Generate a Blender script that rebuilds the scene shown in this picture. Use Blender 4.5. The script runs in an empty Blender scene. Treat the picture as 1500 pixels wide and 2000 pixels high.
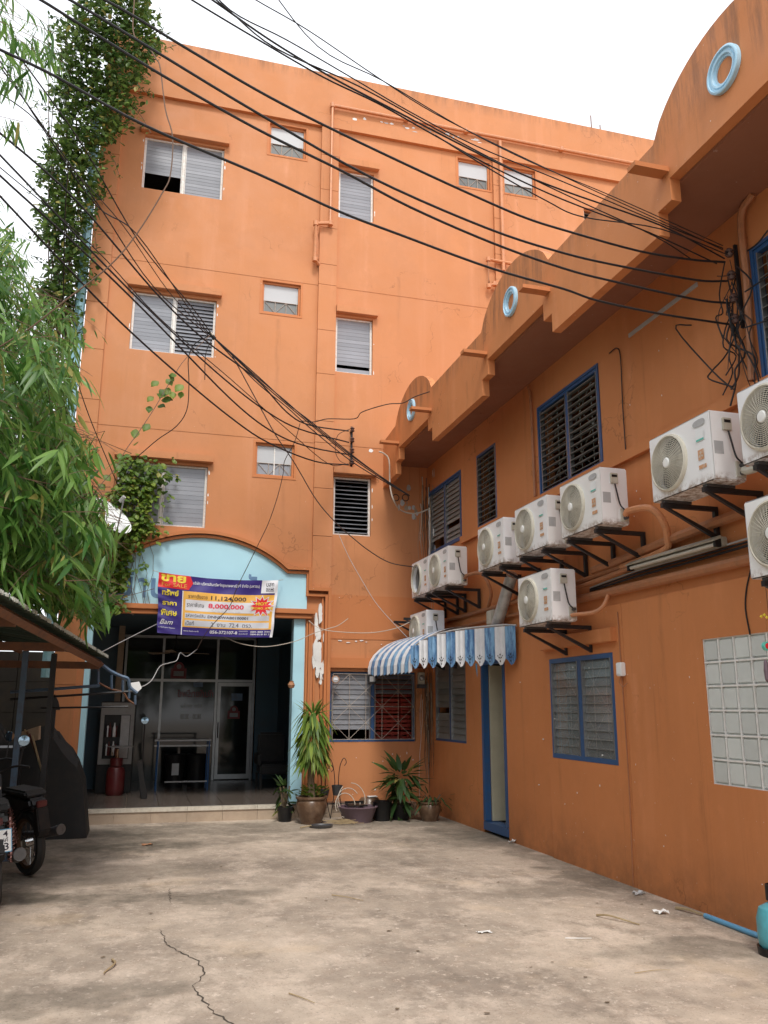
import bpy, bmesh, math, random
import numpy as np
from mathutils import Vector, Matrix
random.seed(7); rng = np.random.default_rng(7)
D = bpy.data; SC = bpy.context.scene; COL = SC.collection
PI = math.pi

# ------------------------------------------------------------------ camera
F_PX = 1656.4; YAW, PIT, ROL = (math.radians(v) for v in (-15.692, 12.966, 0.21)); CAM_H = 1.6
def cam_axes():
    cy, sy = math.cos(YAW), math.sin(YAW)
    f = np.array([-sy*math.cos(PIT), cy*math.cos(PIT), math.sin(PIT)])
    rt = np.array([cy, sy, 0.0]); up = np.cross(rt, f)
    return rt*math.cos(ROL)+up*math.sin(ROL), -rt*math.sin(ROL)+up*math.cos(ROL), f
RT, UP, FW = cam_axes(); CC = np.array([0, 0, CAM_H])
cam = D.objects.new('camera', D.cameras.new('camera')); COL.objects.link(cam); SC.camera = cam
m = Matrix([(*[RT[i], UP[i], -FW[i]], CC[i]) for i in range(3)] + [(0, 0, 0, 1)])
cam.matrix_world = m
cam.data.sensor_fit = 'VERTICAL'; cam.data.sensor_height = 36; cam.data.lens = F_PX/2000*36
cam.data.clip_end = 500; cam.data.clip_start = 0.05
# surveying helpers: from a photo pixel to the place it shows on a known plane
def ray(x, y): return FW + RT*(x-750)/F_PX - UP*(y-1000)/F_PX
def on(ax, c, x, y):
    d = ray(x, y); return CC + d*(c-CC[ax])/d[ax]
def dep(x, y, d): return CC + ray(x, y)*d
def proj(p):
    d = np.asarray(p)-CC; w = d@FW
    return 750+F_PX*(d@RT)/w, 1000-F_PX*(d@UP)/w

# ------------------------------------------------------------------ world, sun, exposure
W = D.worlds.new('World'); SC.world = W; W.use_nodes = True
nt = W.node_tree; nt.nodes.clear()
out = nt.nodes.new('ShaderNodeOutputWorld'); mixs = nt.nodes.new('ShaderNodeMixShader')
sky = nt.nodes.new('ShaderNodeTexSky'); sky.sky_type = 'NISHITA'; sky.sun_disc = False
SUN_EL, SUN_AZ = math.radians(52), math.radians(188)     # azimuth measured clockwise from +Y
sky.sun_elevation = SUN_EL; sky.sun_rotation = SUN_AZ
bgs = nt.nodes.new('ShaderNodeBackground'); bgs.inputs[1].default_value = 0.12
bgc = nt.nodes.new('ShaderNodeBackground'); bgc.inputs[0].default_value = (0.93, 0.955, 1.0, 1); bgc.inputs[1].default_value = 1.0
tc = nt.nodes.new('ShaderNodeTexCoord'); ns = nt.nodes.new('ShaderNodeTexNoise'); ns.inputs['Scale'].default_value = 1.6; ns.inputs['Detail'].default_value = 4
mr = nt.nodes.new('ShaderNodeMapRange'); mr.inputs[1].default_value = 0.35; mr.inputs[2].default_value = 0.7; mr.inputs[3].default_value = 0.80; mr.inputs[4].default_value = 0.97
L = nt.links.new
L(tc.outputs['Generated'], ns.inputs['Vector']); L(ns.outputs['Fac'], mr.inputs[0]); L(mr.outputs[0], mixs.inputs[0])
L(sky.outputs[0], bgs.inputs[0]); L(bgs.outputs[0], mixs.inputs[1]); L(bgc.outputs[0], mixs.inputs[2]); L(mixs.outputs[0], out.inputs[0])
sun = D.objects.new('sun', D.lights.new('sun', 'SUN')); COL.objects.link(sun)
sun.data.energy = 1.5; sun.data.angle = math.radians(14); sun.data.color = (1, 0.95, 0.87)
sd = Vector((math.sin(SUN_AZ)*math.cos(SUN_EL), math.cos(SUN_AZ)*math.cos(SUN_EL), math.sin(SUN_EL)))
sun.rotation_euler = sd.to_track_quat('Z', 'Y').to_euler(); sun.location = (0, -5, 20)
SC.view_settings.view_transform = 'Standard'; SC.view_settings.look = 'None'
SC.view_settings.exposure = 0.72; SC.view_settings.gamma = 1; SC.view_settings.use_curve_mapping = False

# ------------------------------------------------------------------ materials
def lin(r, g, b):
    f = lambda c: (c/255/12.92) if c/255 <= .04045 else ((c/255+.055)/1.055)**2.4
    return (f(r), f(g), f(b))
class NT:
    def __init__(s, name):
        s.m = D.materials.new(name); s.m.use_nodes = True; s.t = s.m.node_tree; s.p = s.t.nodes['Principled BSDF']
        s.geo = s.t.nodes.new('ShaderNodeNewGeometry'); s.pos = s.geo.outputs['Position']
    def n(s, typ, **k):
        x = s.t.nodes.new('ShaderNode'+typ)
        for a, v in k.items(): setattr(x, a, v)
        return x
    def link(s, a, b): s.t.links.new(a, b)
    def scaled(s, sc, src=None):
        v = s.n('VectorMath', operation='MULTIPLY'); v.inputs[1].default_value = sc; s.link(src or s.pos, v.inputs[0]); return v.outputs[0]
    def noise(s, scale, detail=5, rough=.6, sc=None, src=None):
        x = s.n('TexNoise'); x.inputs['Scale'].default_value = scale; x.inputs['Detail'].default_value = detail; x.inputs['Roughness'].default_value = rough
        s.link(s.scaled(sc, src) if sc else (src or s.pos), x.inputs['Vector']); return x.outputs['Fac']
    def ramp(s, fac, a, b, va=0., vb=1.):
        x = s.n('MapRange'); x.inputs[1].default_value = a; x.inputs[2].default_value = b; x.inputs[3].default_value = va; x.inputs[4].default_value = vb
        s.link(fac, x.inputs[0]); return x.outputs[0]
    def mix(s, fac, a, b, typ='MIX'):
        x = s.n('Mix', data_type='RGBA', blend_type=typ)
        for sock, v in ((x.inputs[0], fac), (x.inputs[6], a), (x.inputs[7], b)):
            if isinstance(v, (int, float)): sock.default_value = v
            elif isinstance(v, tuple): sock.default_value = (*v[:3], 1)
            else: s.link(v, sock)
        return x.outputs[2]
    def math(s, op, a, b=0.):
        x = s.n('Math', operation=op)
        for sock, v in ((x.inputs[0], a), (x.inputs[1], b)):
            if isinstance(v, (int, float)): sock.default_value = v
            else: s.link(v, sock)
        return x.outputs[0]
    def bump(s, h, strength=.2, dist=.01):
        x = s.n('Bump'); x.inputs['Strength'].default_value = strength; x.inputs['Distance'].default_value = dist
        s.link(h, x.inputs['Height']); s.link(x.outputs[0], s.p.inputs['Normal'])
    def base(s, c, rough=.6, metal=0., spec=.5):
        if isinstance(c, tuple): s.p.inputs['Base Color'].default_value = (*c, 1)
        else: s.link(c, s.p.inputs['Base Color'])
        if isinstance(rough, (int, float)): s.p.inputs['Roughness'].default_value = rough
        else: s.link(rough, s.p.inputs['Roughness'])
        s.p.inputs['Metallic'].default_value = metal; s.p.inputs['Specular IOR Level'].default_value = spec
        return s.m
def simple(name, c, rough=.6, metal=0., dirt=.25, scale=9., spec=.5, dc=(.10, .075, .05), bump=0):
    s = NT(name)
    f = s.ramp(s.noise(scale, 6, .65), .45, .75, 0, dirt)
    m_ = s.base(s.mix(f, c, dc), rough, metal, spec)
    if bump: s.bump(s.noise(scale*8, 4), bump, .004)
    return m_
STREAKS = ((3.38, .06, 7.5, 10.05), (5.4, .07, 7.7, 11.0), (4.0, .05, 7.9, 9.1), (1.9, .07, 9.9, 11.1), (1.85, .05, 6.2, 8.0), (.0, .09, 9.1, 9.98), (.62, .06, 6.2, 7.1), (6.35, .06, 9.9, 11.1), (3.1, .05, 3.4, 4.3), (3.2, .06, 6.0, 7.1), (.3, .05, 8.5, 9.0), (2.05, .05, 4.2, 5.2))
def plaster(name, c, chips=.0, grime=.35, streaks=(), ax=0, top=None):
    s = NT(name)
    dark = tuple(v*.66 for v in c); lite = (min(1, c[0]*1.12), min(1, c[1]*1.22), min(1, c[2]*1.5))
    a = s.mix(s.ramp(s.noise(.7, 6, .6), .35, .7), c, dark, 'MIX'); 
    a = s.mix(s.ramp(s.noise(.45, 5, .55), .3, .75, .05, .55), c, a)
    st = s.ramp(s.noise(1, 5, .6, (3.2, 3.2, .22)), .56, .74, 0, grime)
    a = s.mix(st, a, lite)
    st2 = s.ramp(s.noise(1, 6, .7, (6.5, 6.5, .35)), .60, .82, 0, .35)
    a = s.mix(st2, a, dark)
    if streaks:
        sx = s.n('SeparateXYZ'); s.link(s.pos, sx.inputs[0]); wob = s.ramp(s.noise(2.2, 3), 0, 1, -.06, .06)
        for (x0, w_, z0, z1) in streaks:
            dx_ = s.math('ABSOLUTE', s.math('SUBTRACT', s.math('ADD', sx.outputs[ax], wob), x0))
            mk = s.math('MULTIPLY', s.ramp(dx_, 0, w_, 1, 0), s.ramp(sx.outputs[2], z0, z1, .15, 1)); inr = s.math('MULTIPLY', s.math('GREATER_THAN', sx.outputs[2], z0), s.math('LESS_THAN', sx.outputs[2], z1+.02))
            mk = s.math('MULTIPLY', s.math('MULTIPLY', mk, inr), s.ramp(s.noise(5, 6, .7, (1, 1, .5)), .35, .6, .1, .75)); a = s.mix(mk, a, lite if w_ != .05 else dark)
        jn = s.math('MULTIPLY', s.ramp(s.noise(.8, 8, .7, (1, 1, .7)), .50, .53, 0, .28), 1.); a = s.mix(jn, a, tuple(v*.86 for v in c))
        a = s.mix(s.ramp(s.noise(1, 7, .75, (9, 9, .25)), .60, .70, 0, .45), a, dark)
    if top:
        tz = s.n('SeparateXYZ'); s.link(s.pos, tz.inputs[0]); tm = s.math('MULTIPLY', s.ramp(tz.outputs[2], top[0], top[1], 0, 1), s.ramp(s.noise(1, 7, .75, (7, 7, .8)), .44, .62)); a = s.mix(s.math('MULTIPLY', tm, .55), a, (.14, .075, .045))
    # hairline cracks in the render
    vo = s.n('TexVoronoi', feature='DISTANCE_TO_EDGE'); vo.inputs['Scale'].default_value = .55
    wv = s.n('VectorMath', operation='ADD'); s.link(s.pos, wv.inputs[0]); nn_ = s.n('TexNoise'); nn_.inputs['Scale'].default_value = 2.5; nn_.inputs['Detail'].default_value = 6; s.link(s.pos, nn_.inputs['Vector']); s.link(nn_.outputs['Color'], wv.inputs[1]); s.link(wv.outputs[0], vo.inputs['Vector'])
    ck = s.math('MULTIPLY', s.ramp(vo.outputs['Distance'], 0, .006, 1, 0), s.ramp(s.noise(.7, 4), .52, .6, 0, .6)); a = s.mix(ck, a, tuple(v*.4 for v in c))
    # scuffed and damp foot of the wall
    z = s.n('SeparateXYZ'); s.link(s.pos, z.inputs[0])
    low = s.math('MULTIPLY', s.ramp(z.outputs[2], 0, .55, 1, 0), s.ramp(s.noise(3, 6, .7), .35, .65))
    a = s.mix(s.math('MULTIPLY', low, .5), a, (.13, .065, .035))
    a = s.mix(s.math('MULTIPLY', s.ramp(s.noise(26, 3, .5), .74, .76), chips), a, (.75, .68, .6))
    a = s.mix(s.math('MULTIPLY', s.ramp(s.noise(3.1, 9, .75), .69, .70), chips), a, (.72, .66, .6))
    m_ = s.base(a, s.ramp(s.noise(2, 4), .3, .7, .55, .8), 0, .35)
    h = s.math('ADD', s.noise(2.5, 4, .5), s.math('MULTIPLY', s.noise(70, 4, .6), .12))
    s.bump(h, .35, .02)
    return m_
OR = (.575, .238, .100)
M_OR = plaster('orange_plaster', OR, .15, .5, STREAKS, 0, (12.75, 13.0))
M_ORW = plaster('orange_plaster_annex', (.63, .236, .085), .7, .4, tuple((y, w, z0, z1) for y, w, z0, z1 in ((7.7, .06, 1.1, 2.4), (8.8, .05, .2, 1.05), (7.2, .08, 0, 1.9), (6.3, .05, .1, 1.0), (5.5, .07, 0, 1.0), (9.75, .05, .4, 3.1), (5.05, .05, 2.3, 3.2), (5.9, .07, 2.3, 3.2), (6.7, .05, 1.2, 2.6), (7.0, .07, 3.9, 5.6), (9.4, .05, 4.1, 5.6), (6.2, .05, 4.2, 5.6), (10.0, .07, 3.2, 4.0), (8.2, .05, 2.3, 4.0), (5.3, .06, 5.2, 6.1), (7.6, .05, 5.6, 6.2), (4.6, .05, 5.6, 6.3), (6.6, .07, 5.3, 6.05), (10.1, .05, 5.2, 6.05))), 1, (5.8, 6.06))
M_SOFF = plaster('soffit_shade_brown', (.30, .125, .07), .2, .1)  # eave shade painted in as a browner, darker plaster than the walls
M_ORT = plaster('orange_trim_paint', (.56, .205, .075), .9, .4)
M_OPIPE = simple('orange_painted_pipe', (.60, .25, .11), .45, dirt=.35, scale=14)
M_BPIPE = simple('brown_painted_pipe', (.42, .17, .075), .5, dirt=.35, scale=14)
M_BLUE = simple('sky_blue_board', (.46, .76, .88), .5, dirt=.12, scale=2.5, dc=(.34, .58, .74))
M_DBLUE = simple('dark_blue_frame', (.028, .095, .24), .4, dirt=.3, scale=20)
M_TEAL = simple('teal_pipe', (.30, .52, .60), .5, dirt=.5, scale=6, dc=(.1, .25, .2))
M_LBLUE = simple('light_blue_ring', (.42, .66, .82), .4, dirt=.15)
M_WHITE = simple('white_frame_paint', (.76, .74, .70), .5, dirt=.45, scale=22, dc=(.45, .22, .12))
M_AC = simple('aircon_white', (.84, .84, .86), .38, dirt=.22, scale=5, dc=(.45, .42, .36))
def acmat():
    s = NT('aircon_white_worn'); ob = s.n('ObjectInfo'); tcx = s.n('TexCoord'); off = s.n('VectorMath', operation='ADD'); sc_ = s.n('CombineXYZ')
    s.link(s.math('MULTIPLY', ob.outputs['Random'], 37.), sc_.inputs[0]); s.link(tcx.outputs['Object'], off.inputs[0]); s.link(sc_.outputs[0], off.inputs[1]); v = off.outputs[0]
    a = s.mix(s.ramp(ob.outputs['Random'], 0, 1, 0, .45), (.90, .90, .92), (.80, .77, .69))
    z = s.n('SeparateXYZ'); s.link(tcx.outputs['Object'], z.inputs[0])
    drip = s.math('MULTIPLY', s.ramp(s.noise(1, 6, .7, (9, 9, 1.6), v), .58, .76), s.ramp(z.outputs[2], .0, .5, .5, .1))
    a = s.mix(drip, a, (.40, .34, .26))
    edge = s.math('MULTIPLY', s.ramp(z.outputs[2], .0, .07, 1, 0), s.ramp(s.noise(18, 5, .7, None, v), .42, .62)); a = s.mix(edge, a, (.22, .12, .06))
    a = s.mix(s.ramp(s.noise(7, 8, .75, None, v), .62, .76, 0, .25), a, (.52, .48, .42))
    return s.base(a, .4)
M_AC = acmat()
M_ACB = simple('aircon_beige', (.58, .55, .46), .5, dirt=.3, scale=12)
M_GR = simple('grille_beige', (.64, .60, .50), .5, dirt=.3)
M_HUB = simple('hub_white', (.85, .85, .82), .3, dirt=.05)
M_BLACK = simple('black_iron', (.014, .014, .016), .45, dirt=.2, scale=20, dc=(.07, .035, .02))
M_RUB = simple('black_cable', (.011, .010, .012), .55, dirt=.1, scale=30)
M_WIREB = simple('brown_wire', (.05, .026, .02), .6, dirt=.2)
M_CREAMW = simple('cream_wire', (.55, .48, .40), .5, dirt=.2)
M_DARK = simple('dark_interior', (.03, .03, .032), .7)
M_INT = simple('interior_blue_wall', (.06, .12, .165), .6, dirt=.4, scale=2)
M_CREAM = simple('cream_door', (.55, .50, .36), .45, dirt=.2, scale=3)
M_ALU = simple('aluminium', (.36, .37, .38), .35, .7, dirt=.2)
M_DGLASS = simple('dark_glass', (.012, .016, .016), .06, dirt=0, spec=.5)
M_RUST = simple('rusty_steel', (.20, .085, .04), .6, .2, dirt=.6, scale=11, dc=(.05, .04, .04))
M_BSTEEL = simple('blue_steel', (.10, .16, .24), .45, .3, dirt=.5, scale=11, dc=(.10, .05, .03))
M_SHEET = simple('roof_sheet', (.055, .085, .065), .45, .3, dirt=.4, scale=4)
M_SHEETE = simple('roof_sheet_edge', (.55, .56, .50), .5, .1, dirt=.4, scale=14)
M_RED = simple('red_plastic', (.36, .035, .02), .4, dirt=.35)
M_REDC = simple('red_enamel', (.085, .008, .010), .4, dirt=.3)
M_AWB = NT('awning_blue'); M_AWB = M_AWB.base(M_AWB.mix(M_AWB.ramp(M_AWB.noise(1, 6, .7, (14, 14, 3)), .42, .60), (.24, .44, .66), (.06, .15, .33)), .45)
M_AWW = simple('awning_white', (.78, .78, .80), .45, dirt=.3, scale=8, dc=(.35, .38, .42))
M_POT = NT('glazed_pot'); M_POT = M_POT.base(M_POT.mix(M_POT.ramp(M_POT.noise(9, 5), .4, .65), (.10, .055, .032), (.19, .12, .075)), .3)
M_PURP = simple('purple_plastic', (.16, .11, .14), .45, dirt=.35)
M_TEALG = simple('teal_gas_paint', (.10, .42, .50), .4, dirt=.4, scale=10)
M_BPVC = simple('blue_pvc', (.12, .36, .58), .4, dirt=.25)
M_CARD = simple('cardboard', (.36, .28, .20), .8, dirt=.3)
M_STICK = simple('dry_stick', (.40, .30, .17), .8, dirt=.3)
M_PAPER = simple('white_paper', (.80, .80, .78), .7, dirt=.1)
M_SOIL = simple('soil', (.06, .04, .025), .9)
M_STEP = simple('tile_step', (.46, .36, .27), .4, dirt=.45, scale=3.5, dc=(.24, .17, .12), bump=.1)
M_NOSE = simple('marble_nosing', (.62, .57, .48), .4, dirt=.55, scale=12, dc=(.25, .2, .15))
M_TILE = simple('floor_tile', (.13, .105, .09), .25, dirt=.4, scale=2)
M_SILV = simple('silver_vent', (.55, .57, .58), .4, .3, dirt=.4)
M_BARK = simple('bark', (.16, .115, .07), .9, dirt=.5, scale=25, bump=.5)
M_TWIG = simple('vine_twig', (.14, .08, .05), .8)
M_BLK = simple('black_plastic', (.012, .012, .013), .42, dirt=.15, spec=.3)
M_TYRE = simple('tyre', (.02, .02, .02), .8)
M_TARP = simple('tarpaulin', (.012, .012, .012), .75, dirt=.35, scale=5, dc=(.05, .035, .025))  # near-black cover of the heap added in place of shade
M_DIMF = simple('dim_white_metal', (.30, .30, .29), .5, dirt=.3)
M_CHROME = simple('chrome', (.5, .5, .5), .2, 1, dirt=.2)
M_MUFF = simple('muffler_gray', (.10, .10, .105), .4, .5)
M_TERRA = simple('terracotta', (.42, .2, .1), .7)
M_MIRR = simple('mirror_blue', (.25, .35, .45), .08, .9, dirt=.1)
M_EMB = simple('orange_residue', (.62, .30, .13), .7, dirt=.8, scale=30, dc=(.62, .60, .56))
M_EMB2 = simple('pale_residue', (.66, .56, .45), .7)
M_STK = simple('white_sticker', (.86, .88, .88), .4, dirt=.05)
M_STKG = simple('green_sticker', (.12, .55, .45), .4, dirt=.05)
M_GREY = simple('gray_patch', (.42, .42, .42), .6, dirt=.5, scale=14, dc=(.62, .62, .63))
M_LAMP = simple('lamp_tin', (.40, .37, .30), .5, dirt=.45)
M_TUBE = simple('lamp_tube', (.55, .52, .46), .3)
M_PORC = simple('insulator', (.10, .055, .05), .25)
def flat(name, c, rough=.5): s = NT(name); return s.base(c, rough)
M_NAVY = flat('print_navy', (.035, .018, .20)); M_BRED = flat('print_red', (.80, .02, .03)); M_BYEL = flat('print_yellow', (.90, .72, .05))
M_BORA = flat('print_orange', (.86, .46, .08)); M_BWHT = flat('print_white', (.80, .80, .84)); M_BGRY = flat('print_gray', (.60, .61, .66))
M_BBLK = flat('print_black', (.02, .015, .03)); M_BPNK = flat('print_pinkred', (.85, .06, .12)); M_GHOST = simple('ghost_letter', (.13, .25, .42), .6, dirt=.35, scale=18, dc=(.3, .45, .6))
M_DRED = flat('glass_red', (.22, .015, .02)); M_DIMY = flat('glass_yellow', (.12, .09, .015)); M_DIMW = flat('dim_white', (.30, .30, .30))

def glassy(name, c, rough, var=.3):
    s = NT(name)
    ob = s.n('ObjectInfo'); r = s.ramp(ob.outputs['Random'], 0, 1, 1-var, 1+var*.3)
    v = s.mix(1., c, s.mix(1., (1, 1, 1), (1, 1, 1)), 'MULTIPLY')
    x = s.n('VectorMath', operation='SCALE'); s.link(v, x.inputs[0]); s.link(r, x.inputs['Scale'])
    cc = s.mix(s.ramp(s.noise(3.5, 5, .6), .35, .8, 0, .35), x.outputs[0], tuple(q*.6 for q in c))
    return s.base(cc, rough, 0, .6)
M_FROST = glassy('frosted_glass', (.30, .31, .34), .16, .22)
M_FROSTD = glassy('frosted_glass_old', (.22, .23, .22), .28, .35)
def seethrough(name, c, rough, tr):
    m_ = glassy(name, c, rough, .25); t = m_.node_tree; p = t.nodes['Principled BSDF']; o = t.nodes['Material Output']
    b = t.nodes.new('ShaderNodeBsdfTransparent'); x = t.nodes.new('ShaderNodeMixShader'); x.inputs[0].default_value = tr
    t.links.new(p.outputs[0], x.inputs[1]); t.links.new(b.outputs[0], x.inputs[2]); t.links.new(x.outputs[0], o.inputs[0]); return m_
M_CLEAR = seethrough('clear_dusty_glass', (.30, .31, .30), .12, .55)
M_BLIND = simple('roller_blind', (.50, .51, .52), .35, dirt=.12, scale=3, dc=(.35, .35, .36))
M_BLOCK = glassy('glass_block', (.74, .78, .75), .22, .18)
M_GROUT = simple('white_grout', (.84, .83, .80), .6, dirt=.2)
M_LOUVD = simple('louvre_metal', (.20, .19, .18), .35, .2, dirt=.4)

def leafmat(name, c1, c2, rough=.45, trans=.35):
    s = NT(name)
    ob = s.n('ObjectInfo')
    r = s.math('FRACT', s.math('ADD', ob.outputs['Random'], s.geo.outputs['Random Per Island']))
    col = s.mix(s.math('POWER', r, 1.4), c1, c2)
    col = s.mix(s.ramp(s.noise(1.3, 3), .35, .65, 0, .5), col, c1)
    col = s.mix(s.ramp(r, .955, .97, 0, .8), col, (.42, .34, .10))
    tcl = s.n('TexCoord'); col = s.mix(s.ramp(s.noise(40, 4, .7), .6, .75, 0, .35), col, tuple(v*.5 for v in c1))
    s.base(col, rough, 0, .4)
    tr = s.n('BsdfTranslucent'); s.link(col, tr.inputs[0])
    mx = s.n('MixShader'); mx.inputs[0].default_value = trans
    o = s.t.nodes['Material Output']; s.link(s.p.outputs[0], mx.inputs[1]); s.link(tr.outputs[0], mx.inputs[2]); s.link(mx.outputs[0], o.inputs[0])
    return s.m
M_BAM = leafmat('bamboo_leaf', (.05, .15, .025), (.30, .50, .11), .38, .42)
M_VINE = leafmat('vine_leaf', (.045, .10, .022), (.22, .32, .07))
M_VINEY = leafmat('vine_leaf_bright', (.07, .15, .02), (.30, .38, .06))
M_DRAC = leafmat('dracaena_leaf', (.08, .17, .025), (.38, .48, .09))
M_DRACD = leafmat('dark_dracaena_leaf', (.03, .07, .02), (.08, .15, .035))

# ground concrete
def concrete():
    s = NT('yard_concrete')
    a = s.mix(s.ramp(s.noise(.75, 10, .72, (1, .8, 1)), .38, .60), (.57, .475, .38), (.30, .248, .20))
    a = s.mix(s.ramp(s.noise(2.1, 10, .75, (1, .75, 1)), .50, .62, 0, .75), a, (.66, .55, .45))
    a = s.mix(s.ramp(s.noise(1.3, 10, .75, (1, .7, 1)), .55, .66, 0, .7), a, (.17, .14, .11))
    a = s.mix(s.ramp(s.noise(7, 10, .8), .50, .64, 0, .75), a, (.34, .262, .20))
    a = s.mix(s.ramp(s.noise(14, 9, .8), .56, .61, 0, .7), a, (.74, .64, .54))
    a = s.mix(s.ramp(s.noise(48, 5, .75), .58, .63, 0, .6), a, (.17, .13, .10))
    a = s.mix(s.ramp(s.noise(.9, 5, .6), .58, .75, 0, .45), a, (.66, .50, .33))
    # oil and water stains, plus shade under the motorcycles painted in as stains
    nz = s.n('TexNoise'); nz.inputs['Scale'].default_value = 2.2; nz.inputs['Detail'].default_value = 7; s.link(s.pos, nz.inputs['Vector'])
    off = s.n('VectorMath', operation='SUBTRACT'); s.link(nz.outputs['Color'], off.inputs[0]); off.inputs[1].default_value = (.5, .5, .5)
    sc = s.n('VectorMath', operation='SCALE'); s.link(off.outputs[0], sc.inputs[0]); sc.inputs['Scale'].default_value = 1.1
    wp = s.n('VectorMath', operation='ADD'); s.link(s.pos, wp.inputs[0]); s.link(sc.outputs[0], wp.inputs[1])
    for (cx, cy, rx, ry, st) in ((1.2, 12.2, 3.4, .6, .5), (-.2, 9.4, 1.4, .5, .45), (-.6, 11.6, 1.2, .9, .7), (4.35, 8.4, .3, 1.6, .6), (4.4, 11.5, .6, 1.3, .55), (-1.6, 9.3, 1.3, 1.6, .75), (.15, 10.9, .9, .35, .8), (-.75, 10.4, .8, .7, .7), (-.9, 8.35, .75, .3, .85), (.45, 8.1, .9, .3, .6),
                                 (2.0, 11.2, 1.6, .3, .35), (4.0, 10.6, .9, .9, .5), (3.6, 7.4, .7, .35, .35), (3.7, 5.5, .6, .25, .5), (-.3, 5.6, .7, .2, .5), (2.6, 9.4, 1.1, .5, .3)):
        v = s.n('VectorMath', operation='SUBTRACT'); s.link(wp.outputs[0], v.inputs[0]); v.inputs[1].default_value = (cx, cy, 0)
        w = s.n('VectorMath', operation='MULTIPLY'); s.link(v.outputs[0], w.inputs[0]); w.inputs[1].default_value = (1/rx, 1/ry, 0)
        l = s.n('VectorMath', operation='LENGTH'); s.link(w.outputs[0], l.inputs[0])
        a = s.mix(s.math('MULTIPLY', s.ramp(l.outputs['Value'], .70, 1.1, st, 0), s.ramp(s.noise(6, 8, .75), .35, .6, .55, 1)), a, (.10, .088, .066))
    s.base(a, s.ramp(s.noise(3, 5), .3, .7, .6, .9), 0, .3)
    h = s.math('ADD', s.math('MULTIPLY', s.noise(3, 6, .6), 1.), s.math('MULTIPLY', s.noise(45, 6, .7), .22))
    s.bump(h, .5, .02)
    return s.m
M_CONC = concrete()
M_CRACK = flat('crack_dark', (.075, .06, .048), .9)

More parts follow.
